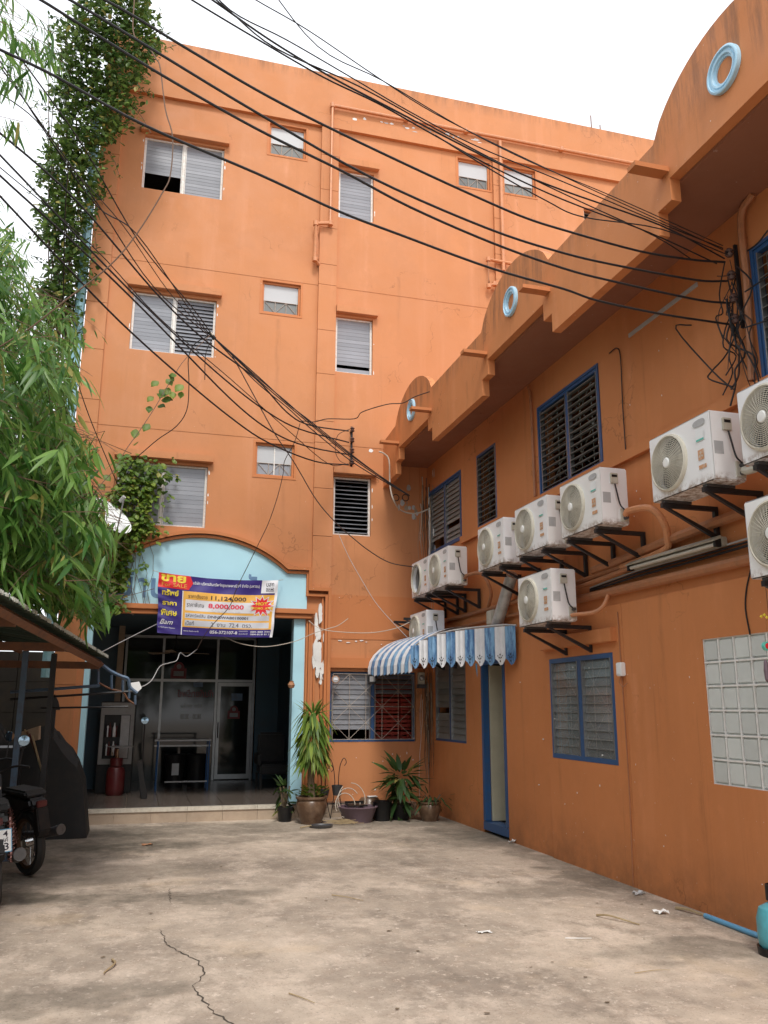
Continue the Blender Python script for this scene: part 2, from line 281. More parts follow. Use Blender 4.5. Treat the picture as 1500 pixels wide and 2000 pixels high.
# ------------------------------------------------------------------ mesh building
TI = lambda a, b, c: (a, b, c)
TF = lambda a, b, c: (a, 13.3-b, c)          # facade frame: a = x, b = out of the wall, c = height
TW = lambda a, b, c: (4.5-b, a, c)           # annex wall frame: a = y
ORG = {}
def link(o, parent=None, org=(0, 0, 0)):
    COL.objects.link(o)
    if parent is not None: o.parent = parent
    ORG[o.name] = Vector(org)
    return o
def tag(o, label=None, cat=None, group=None, kind=None):
    if label: o['label'] = label
    if cat: o['category'] = cat
    if group: o['group'] = group
    if kind: o['kind'] = kind
    return o
def thing(name, label, cat, loc=(0, 0, 0), group=None):
    o = D.objects.new(name, None); o.empty_display_size = .1; o.location = loc; link(o, None, loc); return tag(o, label, cat, group)
class M:
    def __init__(s, T=TI): s.v = []; s.f = []; s.T = T
    def add(s, vs, fs):
        n = len(s.v); s.v += [s.T(*p) for p in vs]; s.f += [tuple(i+n for i in f) for f in fs]; return s
    def box(s, a0, a1, b0, b1, c0, c1):
        return s.add([(a, b, c) for a in (a0, a1) for b in (b0, b1) for c in (c0, c1)],
                     [(0, 1, 3, 2), (4, 6, 7, 5), (0, 4, 5, 1), (2, 3, 7, 6), (0, 2, 6, 4), (1, 5, 7, 3)])
    def quad(s, *p): return s.add(p, [tuple(range(len(p)))])
    def prism(s, poly, b0, b1):      # polygon in (a, c), extruded along b
        n = len(poly)
        return s.add([(a, b0, c) for a, c in poly]+[(a, b1, c) for a, c in poly],
                     [tuple(range(n)), tuple(range(2*n-1, n-1, -1))]+[(i, (i+1) % n, n+(i+1) % n, n+i) for i in range(n)])
    def strip(s, pts, w, b0, b1):    # band of width w following a line in (a, c)
        P = [Vector(p) for p in pts]; n = len(P); off = []
        for i in range(n):
            t1 = (P[i]-P[i-1]).normalized() if i else (P[1]-P[0]).normalized()
            t2 = (P[i+1]-P[i]).normalized() if i < n-1 else t1
            n1 = Vector((-t1.y, t1.x)); n2 = Vector((-t2.y, t2.x)); b = (n1+n2); b = b/max(.35, (b.length_squared/2)) if b.length > .01 else n1
            off.append(P[i]+b*w)
        vs = []
        for i in range(n): vs += [(P[i].x, b0, P[i].y), (P[i].x, b1, P[i].y), (off[i].x, b1, off[i].y), (off[i].x, b0, off[i].y)]
        fs = [(0, 1, 2, 3), (4*n-1, 4*n-2, 4*n-3, 4*n-4)]
        for i in range(n-1):
            for k in range(4): a = 4*i+k; b = 4*i+(k+1) % 4; fs.append((a, b, b+4, a+4))
        return s.add(vs, fs)
    def tube(s, pts, r, seg=6, caps=True, r1=None):
        P = [Vector(s.T(*p)) for p in pts]; T0 = s.T; s.T = TI
        n = len(P); vs = []; fs = []; ref = None
        for i in range(n):
            t = ((P[min(i+1, n-1)]-P[i]).normalized() + (P[i]-P[max(i-1, 0)]).normalized())
            t = t.normalized() if t.length > 1e-6 else Vector((0, 0, 1))
            if ref is None: ref = Vector((0, 0, 1)) if abs(t.z) < .9 else Vector((1, 0, 0))
            u = ref.cross(t); u = u.normalized() if u.length > 1e-6 else t.orthogonal().normalized(); w = t.cross(u); ref = w
            rr = r if r1 is None else r+(r1-r)*i/(n-1)
            vs += [tuple(P[i]+u*rr*math.cos(2*PI*k/seg)+w*rr*math.sin(2*PI*k/seg)) for k in range(seg)]
        for i in range(n-1):
            for k in range(seg): fs.append((i*seg+k, i*seg+(k+1) % seg, (i+1)*seg+(k+1) % seg, (i+1)*seg+k))
        if caps: fs += [tuple(range(seg-1, -1, -1)), tuple(range((n-1)*seg, n*seg))]
        s.add(vs, fs); s.T = T0; return s
    def lathe(s, prof, seg=24, c=(0, 0, 0), axis='Z', closed=False, a0=0, a1=2*PI):
        full = abs(a1-a0-2*PI) < 1e-6; ns_ = seg if full else seg+1; vs = []
        for k in range(ns_):
            a = a0+(a1-a0)*k/seg; ca, sa = math.cos(a), math.sin(a)
            for r, h in prof:
                p = {'Z': (r*ca, r*sa, h), 'X': (h, r*ca, r*sa), 'Y': (r*ca, h, r*sa)}[axis]
                vs.append((p[0]+c[0], p[1]+c[1], p[2]+c[2]))
        n = len(prof); fs = []
        for k in range(seg):
            k2 = (k+1) % ns_
            for i in range(n if closed else n-1):
                j = (i+1) % n; fs.append((k*n+i, k2*n+i, k2*n+j, k*n+j))
        return s.add(vs, fs)
    def mesh(s, name, mat, smooth=False, org=(0, 0, 0), bevel=0, bseg=2):
        me = D.meshes.new(name); o = Vector(org)
        me.from_pydata([tuple(Vector(p)-o) for p in s.v], [], s.f)
        bm = bmesh.new(); bm.from_mesh(me); bmesh.ops.recalc_face_normals(bm, faces=bm.faces)
        if bevel: bmesh.ops.bevel(bm, geom=list(bm.edges), offset=bevel, segments=bseg, affect='EDGES', clamp_overlap=True)
        bm.to_mesh(me); bm.free()
        if smooth:
            me.shade_smooth() if hasattr(me, 'shade_smooth') else None
            try: me.set_sharp_from_angle(angle=math.radians(40))
            except Exception: pass
        me.materials.append(mat); return me
    def build(s, name, mat, parent=None, smooth=False, bevel=0, bseg=2):
        if parent is not None: org = ORG[parent.name]
        else:
            A = np.array(s.v); org = Vector((float(A[:, 0].mean()), float(A[:, 1].mean()), float(A[:, 2].min())))
        me = s.mesh(name, mat, smooth, org, bevel, bseg)
        o = D.objects.new(name, me)
        if parent is None: o.location = org
        return link(o, parent, org)
def obj_at(name, me, parent, loc, rot=None):
    o = D.objects.new(name, me); pl = ORG[parent.name] if parent is not None else Vector((0, 0, 0))
    o.location = Vector(loc)-pl
    if rot: o.rotation_euler = rot
    return link(o, parent, loc)
def copy_tree(src, parent=None):
    c = src.copy(); COL.objects.link(c); ORG[c.name] = ORG.get(src.name, Vector((0, 0, 0)))
    if parent is not None: c.parent = parent
    for ch in src.children: copy_tree(ch, c)
    return c
def wall_mesh(T, rect, holes, th):
    a0, a1, c0, c1 = rect; m_ = M(T)
    xs = sorted({a0, a1, *[h[0] for h in holes], *[h[1] for h in holes]}); zs = sorted({c0, c1, *[h[2] for h in holes], *[h[3] for h in holes]})
    inh = lambda x, z: any(h[0] < x < h[1] and h[2] < z < h[3] for h in holes)
    vid = {}; V = []; Fs = []
    def v(x, b, z):
        k = (round(x, 4), b, round(z, 4))
        if k not in vid: vid[k] = len(V); V.append((x, b, z))
        return vid[k]
    X = lambda i: xs[i]; nx, nz = len(xs)-1, len(zs)-1
    solid = lambda i, j: 0 <= i < nx and 0 <= j < nz and not inh((xs[i]+xs[i+1])/2, (zs[j]+zs[j+1])/2)
    for i in range(nx):
        for j in range(nz):
            if not solid(i, j): continue
            x0, x1, z0, z1 = xs[i], xs[i+1], zs[j], zs[j+1]
            for b in (0, -th): Fs.append((v(x0, b, z0), v(x1, b, z0), v(x1, b, z1), v(x0, b, z1)))
            for (ii, jj, p, q) in ((i-1, j, (x0, z0), (x0, z1)), (i+1, j, (x1, z0), (x1, z1)), (i, j-1, (x0, z0), (x1, z0)), (i, j+1, (x0, z1), (x1, z1))):
                if not solid(ii, jj): Fs.append((v(p[0], 0, p[1]), v(q[0], 0, q[1]), v(q[0], -th, q[1]), v(p[0], -th, p[1])))
    return m_.add(V, Fs)
def smoothpts(pts, sub=5):
    P = [np.array(p, float) for p in pts]; P = [2*P[0]-P[1]]+P+[2*P[-1]-P[-2]]; o = []
    for i in range(1, len(P)-2):
        for k in range(sub):
            t = k/sub; a, b, c, d = P[i-1:i+3]
            o.append(tuple(.5*((2*b)+(-a+c)*t+(2*a-5*b+4*c-d)*t*t+(-a+3*b-3*c+d)*t**3)))
    o.append(tuple(P[-2])); return o

# ------------------------------------------------------------------ the setting
g = M(); 
g.box(-60, 60, -60, 80, -.3, 0); gr = g.build('ground', M_CONC); tag(gr, 'worn stained concrete yard in front of the orange buildings', kind='structure')
crk = M()
def crack(pts, w):
    P = [];
    for (x0, y0), (x1, y1) in zip(pts[:-1], pts[1:]):
        n = max(2, int(math.hypot(x1-x0, y1-y0)/.035))
        P += [(x0+(x1-x0)*k/n+random.uniform(-.013, .013), y0+(y1-y0)*k/n+random.uniform(-.008, .008)) for k in range(n)]
    vs = []; fs = []
    for i, (x, y) in enumerate(P):
        ww = w*(.35+random.random()*.9)*min(1, (i+1)/8, (len(P)-i)/8); vs += [(x-ww, y, .003), (x+ww, y+.004, .003)]
        if i: fs.append((2*i-2, 2*i-1, 2*i+1, 2*i))
    crk.add(vs, fs)
crack([(.25, 6.97), (.29, 6.75), (.27, 6.6), (.37, 6.32), (.48, 6.05), (.49, 5.77), (.42, 5.58), (.45, 5.3), (.5, 5.08), (.56, 4.9), (.7, 4.5)], .0048)
crack([(.37, 8.44), (.36, 8.1), (.37, 7.75)], .005)
crack([(.36, 8.1), (.55, 8.0)], .003); crack([(.37, 6.32), (.3, 6.2)], .003)
crk.build('ground_crack', M_CRACK, gr); 

# ---- tall hotel building ----
HB = thing('hotel_building', 'tall four storey orange building with louvred windows and blue arched entrance, straight ahead', 'building', (2.5, 13.3, 0))
wins2 = [(-.52, .82, 10.10, 11.10), (-.52, .82, 7.19, 8.21), (-.55, .82, 4.33, 5.33)]
tall = [(2.87, 3.52, 10.13, 11.10), (2.86, 3.52, 7.19, 8.22), (2.87, 3.51, 4.35, 5.34)]
sq = [(1.59, 2.25, 11.17, 11.79), (1.57, 2.23, 8.12, 8.70), (1.56, 2.20, 5.25, 5.81), (5.16, 5.82, 11.20, 11.79), (6.10, 6.77, 11.22, 11.80)]
lowW = (2.87, 4.28, 1.07, 2.15); lou = (7.79, 8.6, 10.6, 11.2)
PO = (-.75, 2.45, .2, 3.0)
wall_mesh(TF, (-1.22, 11.5, 0, 11.88), wins2+tall+sq+[lowW, lou, (PO[0], PO[1], 0, 3.0)], .2).build('wall', M_OR, HB)
s_ = M(); s_.box(-1.22, -1.02, 13.505, 22, 0, 12.9); s_.box(11.3, 11.5, 13.505, 22, 0, 12.9); s_.box(-1.22, 11.5, 22, 22.2, 0, 12.9); s_.build('side_wall', M_OR, HB)
M().box(-1.0, 11.28, 13.505, 21.99, 12.0, 12.3).build('roof', M_GREY, HB)
for z in (3.35, 6.1, 9.0): M().box(-1.015, 11.29, 13.505, 21.99, z-.1, z).build('floor_slab', M_DARK, HB)
pb = M(TF); pb.box(-1.22, 11.5, -.15, .07, 11.882, 13.0); pb.build('parapet', M_OR, HB)
M(TF).box(-1.22, 11.5, .07, .078, 12.38, 12.46).build('parapet_joint', M_OR, HB) if False else None
def pil(a0, a1, z0, z1, cuts):
    zs = [z0]+[c for c in cuts if z0 < c < z1]+[z1]
    for p, q in zip(zs[:-1], zs[1:]): M(TF).box(a0, a1, .001, .06, p+.004, q-.004).build('pilaster_block', M_OR, HB)
CUT = [.9, 1.9, 2.6, 3.35, 4.3, 5.1, 5.88, 6.26, 7.1, 7.9, 8.75, 9.14, 9.85, 10.6, 11.3]
pil(2.53, 2.845, 3.40, 11.88, CUT); pil(-1.22, -.9, 0, 11.88, CUT); pil(5.86, 6.07, 3, 11.88, CUT)
for z0, z1 in ((5.88, 6.26), (8.75, 9.14)):
    for a0, a1 in ((-.899, 2.529), (2.846, 5.859), (6.071, 11.4)): M(TF).box(a0, a1, .001, .006, z0, z1).build('beam_band', M_OR, HB)
M(TF).box(2.79, 4.49, .001, .010, 2.66, 3.36).build('beam_band', M_ORT, HB)
M(TF).box(-.899, 2.529, .001, .010, 4.26, 4.2605).build('beam_band', M_OR, HB) if False else None
def lintel(T, a0, a1, z0, z1, P, mat=M_OR, d=.11): M(T).box(a0, a1, .002, d, z0, z1).build('lintel', mat, P, bevel=.006)
for a in ((-.59, .89, 11.14, 11.27), (-.61, .89, 8.26, 8.39), (-.61, .89, 5.38, 5.50), (2.82, 3.60, 11.16, 11.29), (2.82, 3.59, 8.26, 8.39), (2.81, 3.59, 5.37, 5.49)):
    if a[0] == 2.82 or a[0] == 2.81: a = (2.85, *a[1:])
    lintel(TF, *a, HB)
lintel(TF, 2.83, 4.36, 2.20, 2.36, HB, M_ORT, .06)
PANE = {}
def pane_mesh(w, h, mat, t=.004):
    k = (round(w, 3), round(h, 3), mat.name)
    if k not in PANE: PANE[k] = M().box(-w/2, w/2, -t/2, t/2, -h/2, h/2).mesh('louver_pane', mat)
    return PANE[k]
def louver_window(T, yaw, a0, a1, z0, z1, n, cols, P, fm, gm, depth=-.09, tilt=.05, missing=(), grille=False, fw=.03, mull=None, opens={}, outer=None):
    """jalousie window: frame is the part, every pane a sub-part"""
    f = M(T); b0, b1 = depth-.025, depth+.03
    f.box(a0+.002, a1-.002, b0, b1, z0+.002, z0+fw); f.box(a0+.002, a1-.002, b0, b1, z1-fw, z1-.002)
    f.box(a0+.002, a0+fw, b0, b1, z0+fw, z1-fw); f.box(a1-fw, a1-.002, b0, b1, z0+fw, z1-fw)
    w = (a1-a0)/cols
    for k in range(1, cols): f.box(a0+w*k-(mull or fw)*.7, a0+w*k+(mull or fw)*.7, b0, b1+.002, z0+fw, z1-fw)
    win = f.build('window', fm, P)
    if outer:
        o = M(T); ow = .03
        o.box(a0-ow, a1+ow, -.02, .014, z1, z1+ow); o.box(a0-ow, a1+ow, -.02, .014, z0-ow, z0); o.box(a0-ow, a0, -.02, .014, z0, z1); o.box(a1, a1+ow, -.02, .014, z0, z1)
        o.build('window_surround', outer, win)
    h = (z1-z0-2*fw)/n
    for c in range(cols):
        pw = w-2*fw-.01; ca = a0+w*(c+.5)
        for e in (ca-pw/2-.004, ca+pw/2+.004): M(T).box(e-.006, e+.006, depth-.012, depth+.034, z0+fw, z1-fw).build('louver_clip', M_WHITE if fm != M_DBLUE else M_ALU, win)
        for k in range(n):
            if (c, k) in missing: continue
            zc = z0+fw+h*(k+.5); tl = opens.get(c, tilt)
            loc = T(ca, depth+.006, zc)
            me = pane_mesh(pw, h*1.15, gm)
            tt = tl+random.uniform(-.012, .012)
            if yaw == 0: obj_at('louver_pane', me, win, loc, (-tt, 0, 0))
            else: obj_at('louver_pane', me, win, loc, (-tt, 0, -PI/2))
    if grille:
        gm_ = M(T); bb = depth-.06 if grille != 'out' else .03
        bars(gm_, a0+.04, a1-.04, z0+.04, z1-.04, bb, max(2, round((a1-a0)/.27)), max(2, round((z1-z0)/.27)), .0045)
        gm_.build('window_grille', M_GRL if grille != 'out' else M_GRLW, win)
    return win
def bars(mm, a0, a1, z0, z1, b, nx, nz, r):
    for i in range(nx+1): x = a0+(a1-a0)*i/nx; mm.tube([(x, b, z0), (x, b, z1)], r, 4)
    for j in (0, nz): z = z0+(z1-z0)*j/nz; mm.tube([(a0, b, z), (a1, b, z)], r, 4)
    for j in range(nz//2, nz, max(1, nz//2)): z = z0+(z1-z0)*j/nz; mm.tube([(a0, b, z), (a1, b, z)], r, 4)
    dx, dz = (a1-a0)/nx, (z1-z0)/nz
    for i in range(nx):
        for j in range(nz):
            x, z = a0+dx*i, z0+dz*j; p, q = ((x, z), (x+dx, z+dz)) if (i+j) % 2 else ((x+dx, z), (x, z+dz))
            mm.tube([(p[0], b-.004, p[1]), (q[0], b-.004, q[1])], r*.8, 4)
M_GRL = simple('grille_gray', (.55, .54, .50), .5); M_GRLW = simple('grille_white', (.50, .43, .37), .5, dirt=.5, scale=30)
M_GREYD = simple('old_block_wall', (.045, .042, .038), .9, dirt=.5, scale=3)
louver_window(TF, 0, *wins2[0], 15, 2, HB, M_WHITE, M_FROST, missing={(0, k) for k in range(5)}, grille=False)
louver_window(TF, 0, *wins2[1], 15, 2, HB, M_WHITE, M_FROST, opens={1: .5})
louver_window(TF, 0, *wins2[2], 13, 2, HB, M_WHITE, M_FROST)
louver_window(TF, 0, *tall[0], 14, 1, HB, M_WHITE, M_FROST)
louver_window(TF, 0, *tall[1], 14, 1, HB, M_WHITE, M_FROST, missing={(0, 1)})
louver_window(TF, 0, *tall[2], 13, 1, HB, M_WHITE, M_FROST, opens={0: 1.12})
louver_window(TF, 0, *lou, 6, 1, HB, M_ORT, M_LOUVD, opens={0: .9})
louver_window(TF, 0, *lowW, 13, 2, HB, M_DBLUE, M_FROST, tilt=.2, missing={(1, k) for k in range(9)} | {(0, 0), (0, 1)}, opens={1: .9}, grille='out', fw=.04)
for i, (a0, a1, z0, z1) in enumerate(sq):     # small square windows: frame, blind above, gridded glass below
    f = M(TF)
    for q in ((a0+.002, a1-.002, z0+.002, z0+.035), (a0+.002, a1-.002, z1-.035, z1-.002), (a0+.002, a0+.035, z0+.035, z1-.035), (a1-.035, a1-.002, z0+.035, z1-.035)): f.box(q[0], q[1], -.10, -.04, q[2], q[3])
    o = f.build('window', M_ORT, HB)
    zm = z0+(z1-z0)*.42
    M(TF).box(a0+.036, a1-.036, -.075, -.068, zm, z1-.036).build('blind_panel', M_BLIND, o)
    M(TF).box(a0+.036, a1-.036, -.092, -.086, z0+.036, zm-.002).build('glass_pane', M_FROSTD if i != 2 else M_FROST, o)
    gmm = M(TF); bars(gmm, a0+.05, a1-.05, z0+.04, zm, -.07, 3, 1, .006); gmm.build('window_grille', M_GRLW, o)
    if i == 2: M(TF).box((a0+a1)/2-.01, (a0+a1)/2+.01, -.066, -.055, z0+.036, z1-.036).build('mullion', M_WHITE, o)
    fr = M(TF); fr.box(a0-.035, a1+.035, .001, .008, z1, z1+.035); fr.box(a0-.035, a1+.035, .001, .008, z0-.035, z0); fr.box(a0-.035, a0, .001, .008, z0, z1); fr.box(a1, a1+.035, .001, .008, z0, z1)
    fr.build('window_surround', M_ORT, o)
# entrance arch: board, mouldings
cx, hs, rise, zb = .82, 1.31, .50, 3.72; R = (hs*hs+rise*rise)/(2*rise)
arc = [(cx+hs*math.sin(t)/math.sin(math.asin(hs/R)) if False else cx+R*math.sin(t), zb+rise-R+R*math.cos(t)) for t in np.linspace(-math.asin(hs/R), math.asin(hs/R), 25)]
board = [(-.84, 3.10), (2.46, 3.10), (2.46, zb)]+arc[::-1]+[(-.84, zb)]
M(TF).prism(board, .001, .035).build('arch_board', M_BLUE, HB)
outl = [(-.93, 3.40), (-.88, 3.40), (-.88, zb)]+arc+[(2.47, zb), (2.47, 3.40), (2.79, 3.40), (2.79, .2)]
M(TF).strip(outl, .05, .001, .13).build('arch_moulding', M_ORT, HB)
out2 = [(-.86, zb-.0)]+arc+[(2.44, zb), (2.44, 3.37), (2.75, 3.37), (2.75, .2)]
M(TF).strip([(a, c-.055) for a, c in out2[:-1]]+[(2.75, .2)], .04, .001, .085).build('arch_moulding', M_ORT, HB)
M(TF).box(-.95, 2.58, .036, .15, 3.02, 3.10).build('door_lintel_moulding', M_ORT, HB, bevel=.01)
M(TF).box(-.92, 2.54, .036, .11, 2.95, 3.018).build('door_lintel_moulding', M_ORT, HB, bevel=.01)
for a in (2.46, 2.50, 2.585, 2.70): M(TF).box(a, a+.028, .001, .05, .2, 2.93 if a < 2.6 else 3.3).build('column_rib', M_ORT, HB)
# porch: floor, walls, ceiling, pillars
PB = 17.6
M().box(-1.015, 4.2, 13.06, PB+.2, .001, .175).build('porch_base', M_STEP, HB)
for i in range(9):
    for j in range(8):
        M().box(-1.01+i*.46+.002, -1.01+i*.46+.456, 13.09+j*.565+.002, 13.09+j*.565+.561, .176, .2+random.uniform(0, .0015)).build('floor_tile', M_TILE, HB)
for i in range(7):
    x0 = -1.24+i*.5; M().box(x0+.002, min(x0+.497, 2.27), 13.03, 13.06, .0, .148).build('step_tile', M_STEP, HB)
    M().box(x0+.002, min(x0+.498, 2.27), 13.01, 13.088, .15, .205).build('step_nosing', M_NOSE, HB)
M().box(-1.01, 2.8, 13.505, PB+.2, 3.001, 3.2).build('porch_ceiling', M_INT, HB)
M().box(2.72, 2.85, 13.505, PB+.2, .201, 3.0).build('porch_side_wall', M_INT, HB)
M(TF).box(2.27, 2.448, -.202, .012, .206, 2.95).build('entrance_pillar', M_BLUE, HB)
M(TF).box(-.80, -.72, -.202, .012, .206, 2.95).build('entrance_pillar', M_BLUE, HB)
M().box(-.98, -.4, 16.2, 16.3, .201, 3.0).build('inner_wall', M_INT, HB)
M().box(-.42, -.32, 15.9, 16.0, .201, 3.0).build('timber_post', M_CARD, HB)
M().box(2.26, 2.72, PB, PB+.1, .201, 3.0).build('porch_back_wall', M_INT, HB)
sh = thing('glass_shopfront', 'dark glass shopfront with aluminium frames and a swing door, deep inside the porch', 'shopfront', (1, PB, .2))
gl = M(); gl.box(-1.0, 2.24, PB+.03, PB+.04, .2, 2.98); gl.build('glass_pane', M_DGLASS, sh)
fr = M()
for x in (-.98, -.3, .41, 1.47, 2.21): fr.box(x-.022, x+.022, PB-.02, PB+.028, .2, 2.98)
fr.box(-.96, 2.19, PB-.021, PB+.027, 2.08, 2.13); fr.box(-.96, 2.19, PB-.021, PB+.027, 2.93, 2.98); fr.build('frame', M_ALU, sh)
dr = M(); dr.box(1.50, 1.56, PB-.05, PB-.022, .22, 2.07); dr.box(2.12, 2.18, PB-.05, PB-.022, .22, 2.07); dr.box(1.56, 2.12, PB-.05, PB-.022, 2.0, 2.07); dr.box(1.56, 2.12, PB-.05, PB-.022, .22, .31)
d_ = dr.build('door', M_ALU, sh); M().tube([(1.53, PB-.09, 1.0), (1.53, PB-.09, 1.3)], .012).build('handle', M_CHROME, d_)
def text_mesh(txt, size=1., font_shear=0, bold=0):
    c = D.curves.new('lettering', 'FONT'); c.body = txt; c.size = size; c.align_x = 'CENTER'; c.align_y = 'CENTER'; c.resolution_u = 2; c.shear = font_shear; c.offset = bold
    o = D.objects.new('lettering', c); COL.objects.link(o); bpy.context.view_layer.update()
    me = D.meshes.new_from_object(o.evaluated_get(bpy.context.evaluated_depsgraph_get())); D.objects.remove(o); D.curves.remove(c)
    return me
def lettering(txt, x0, x1, z0, z1, mapf, mat, parent, name='lettering', bold=0, shear=0, mirror=False):
    """text fitted to a box on a mapped surface"""
    me = text_mesh(txt, 1., shear, bold); n = len(me.vertices)
    if not n: return
    co = np.empty(n*3); me.vertices.foreach_get('co', co); co = co.reshape(-1, 3)
    mn, mx = co.min(0), co.max(0); u = (co[:, 0]-mn[0])/(mx[0]-mn[0]); v = (co[:, 1]-mn[1])/(mx[1]-mn[1])
    if mirror: u = 1-u
    me2 = D.meshes.new(name); org = ORG[parent.name]
    me2.from_pydata([tuple(Vector(mapf(x0+(x1-x0)*a, z0+(z1-z0)*b))-org) for a, b in zip(u, v)], [], [tuple(p.vertices) for p in me.polygons])
    me2.materials.append(mat); D.meshes.remove(me)
    return link(D.objects.new(name, me2), parent, org)
fmap = lambda a, c: TF(a, .0375, c)
for t_, a0, a1, z0, z1 in (('บ้', -.46, -.20, 3.20, 3.66), ('า', -.13, -.01, 3.20, 3.50), ('น', .06, .30, 3.20, 3.50), ('พั', 1.42, 1.66, 3.22, 3.63)): lettering(t_, a0, a1, z0, z1, fmap, M_GHOST, HB, 'faded_letter', .02)
gmap = lambda y: (lambda a, c: (a, y, c))
lettering('กันภัยทรัพย์', .72, 1.42, 1.78, 1.93, gmap(PB+.026), M_DRED, sh, bold=.02, mirror=True)
lettering('เปิด ทุกวัน', .80, 1.2, 1.55, 1.66, gmap(PB+.026), M_DIMY, sh, mirror=True)
lettering('08.00 - 20.00', .80, 1.2, 1.36, 1.46, gmap(PB+.026), M_DIMY, sh, mirror=True)
def lockicon(x, z, w, y):
    n = 14; poly = [(x-w/2, z-w*.65), (x+w/2, z-w*.65), (x+w/2, z)]+[(x+w*.36*math.cos(t), z+w*.42*math.sin(t)) for t in np.linspace(0, PI, n)]+[(x-w/2, z)]
    o = M().prism(poly, y-.004, y-.002).build('red_sticker', M_DRED, sh)
    M().prism([(x+w*.16*math.cos(t), z+w*.12+w*.16*math.sin(t)) for t in np.linspace(0, 2*PI, 12, endpoint=False)], y-.006, y-.0045).build('sticker_print', M_DIMW, o)
    M().box(x-w*.33, x+w*.33, y-.006, y-.0045, z-w*.5, z-w*.18).build('sticker_print', M_DIMW, o)
lockicon(.72, 2.34, .30, PB+.026); lockicon(1.84, 1.52, .24, PB+.026)
M().box(1.02, 1.20, PB+.02, PB+.025, 1.98, 2.07).build('blue_notice', M_BSTEEL, sh); M().box(1.78, 2.0, PB+.02, PB+.025, 1.72, 1.86).build('blue_notice', M_BSTEEL, sh)
# small things on the facade
def tubeobj(name, pts, r, mat, label, cat, group=None, T=TI, seg=8, sm=True):
    o = M(T).tube(pts, r, seg).build(name, mat, None, sm); return tag(o, label, cat, group)
def pipe_run(name, pts, r, mat, label, T=TF, joints=(), group=None):
    P0 = T(*pts[0]); t = thing(name, label, 'pipe', P0, group)
    M(T).tube(pts, r, 8).build('pipe_run', mat, t, True)
    for p in list(pts[1:-1])+list(joints):
        i = M(T).lathe([(0, -r*1.1), (r*1.3, -r*1.1), (r*1.3, r*1.1), (0, r*1.1)], 10, p)
        i.build('pipe_socket', mat, t, True)
    return t
pipe_run('drain_pipe', [(11, .13, 12.31), (2.70, .13, 12.29), (2.70, .13, 9.9), (2.44, .13, 9.85), (2.44, .13, 9.16), (2.52, .05, 9.12)], .036, M_OPIPE, 'long orange drain pipe running under the parapet and dropping beside the tall top windows', joints=[(4.1, .13, 12.3), (5.3, .13, 12.3), (7.3, .13, 12.31)])
pipe_run('drain_pipe', [(6.0, .11, 12.24), (5.99, .11, 9.5)], .034, M_OPIPE, 'straight orange pipe dropping from the parapet pipe between two small square windows')
pipe_run('drain_pipe', [(6.25, .11, 9.66), (5.69, .11, 9.68), (5.69, .11, 9.14), (5.8, .11, 9.2), (6.1, .11, 9.16)], .034, M_OPIPE, 'looped orange pipe on the tall building just above the middle roof medallion')
pipe_run('vent_pipe', [(2.47, .08, 9.75), (2.5, .08, 9.2)], .014, M_OPIPE, 'thin vent pipe inside the loop of the orange drain pipe')
pipe_run('corner_downpipe', [(-1.31, .02, 11.4), (-1.31, .02, 6.15), (-1.31, .02, 2.0)], .075, M_TEAL, 'pale blue downpipe at the left corner of the tall building, half hidden by vines')
tm = thing('antenna_stub', 'thin steel rods standing on the roof edge of the tall building', 'rod', (8.1, 13.35, 13.0)); M().tube([(8.1, 13.35, 13.0), (8.1, 13.35, 13.38)], .012).build('rod', M_RUST, tm); M().tube([(8.3, 13.35, 13.0), (8.3, 13.35, 13.2)], .012).build('rod', M_RUST, tm)
# insulator bracket
ib = thing('insulator_rack', 'black rack of four cable insulators on the wall above the dark louvred window', 'insulator rack', (3.15, 13.2, 5.5))
M(TF).box(3.13, 3.165, .06, .075, 5.48, 6.2).build('back_bar', M_BLACK, ib)
M(TF).box(3.13, 3.165, .002, .06, 5.56, 5.59).build('wall_arm', M_BLACK, ib); M(TF).box(3.13, 3.165, .002, .06, 6.1, 6.13).build('wall_arm', M_BLACK, ib)
for z in (5.56, 5.76, 5.95, 6.13): M().lathe([(0, -.04), (.022, -.04), (.04, -.02), (.02, 0), (.04, .02), (.022, .04), (0, .04)], 12, (3.148, 13.18, z)).build('insulator', M_PORC, ib, True)
dish = thing('satellite_dish', 'white satellite dish tilted among the bamboo and vine leaves', 'satellite dish', (-.62, 12.75, 3.9))
dm = M()
dn = Vector((.45, -.45, .55)).normalized(); qd = dn.to_track_quat('Z', 'Y')
pr = [(0.0, 0.0)]+[(r, r*r*.35) for r in np.linspace(.06, .38, 8)]; lm = M().lathe(pr, 28)
dm.v = [tuple(qd @ Vector(p)+Vector((-.62, 12.7, 4.28))) for p in lm.v]; dm.f = lm.f; dm.build('dish', M_STK, dish, True)
tip = qd @ Vector((0, 0, .42))+Vector((-.62, 12.7, 4.28))
M().tube([tuple(qd @ Vector((-.05, -.35, .06))+Vector((-.62, 12.7, 4.28))), tuple(tip)], .012).build('feed_arm', M_ALU, dish); M().tube([tuple(tip), tuple(tip-dn*.1)], .03).build('feed_horn', M_GREY, dish, True)
M().tube([(-.62, 12.72, 4.2), (-.62, 13.0, 3.9), (-.62, 13.29, 3.9)], .02).build('mast', M_ALU, dish)
fan = thing('ceiling_fan', 'dark ceiling fan hanging under the porch ceiling behind the banner', 'fan', (.55, 15.2, 3.0))
M().tube([(.55, 15.2, 3.0), (.55, 15.2, 2.55)], .012).build('down_rod', M_BLACK, fan); M().lathe([(0, .06), (.09, .03), (.1, -.03), (0, -.06)], 14, (.55, 15.2, 2.5)).build('motor', M_BLACK, fan, True)
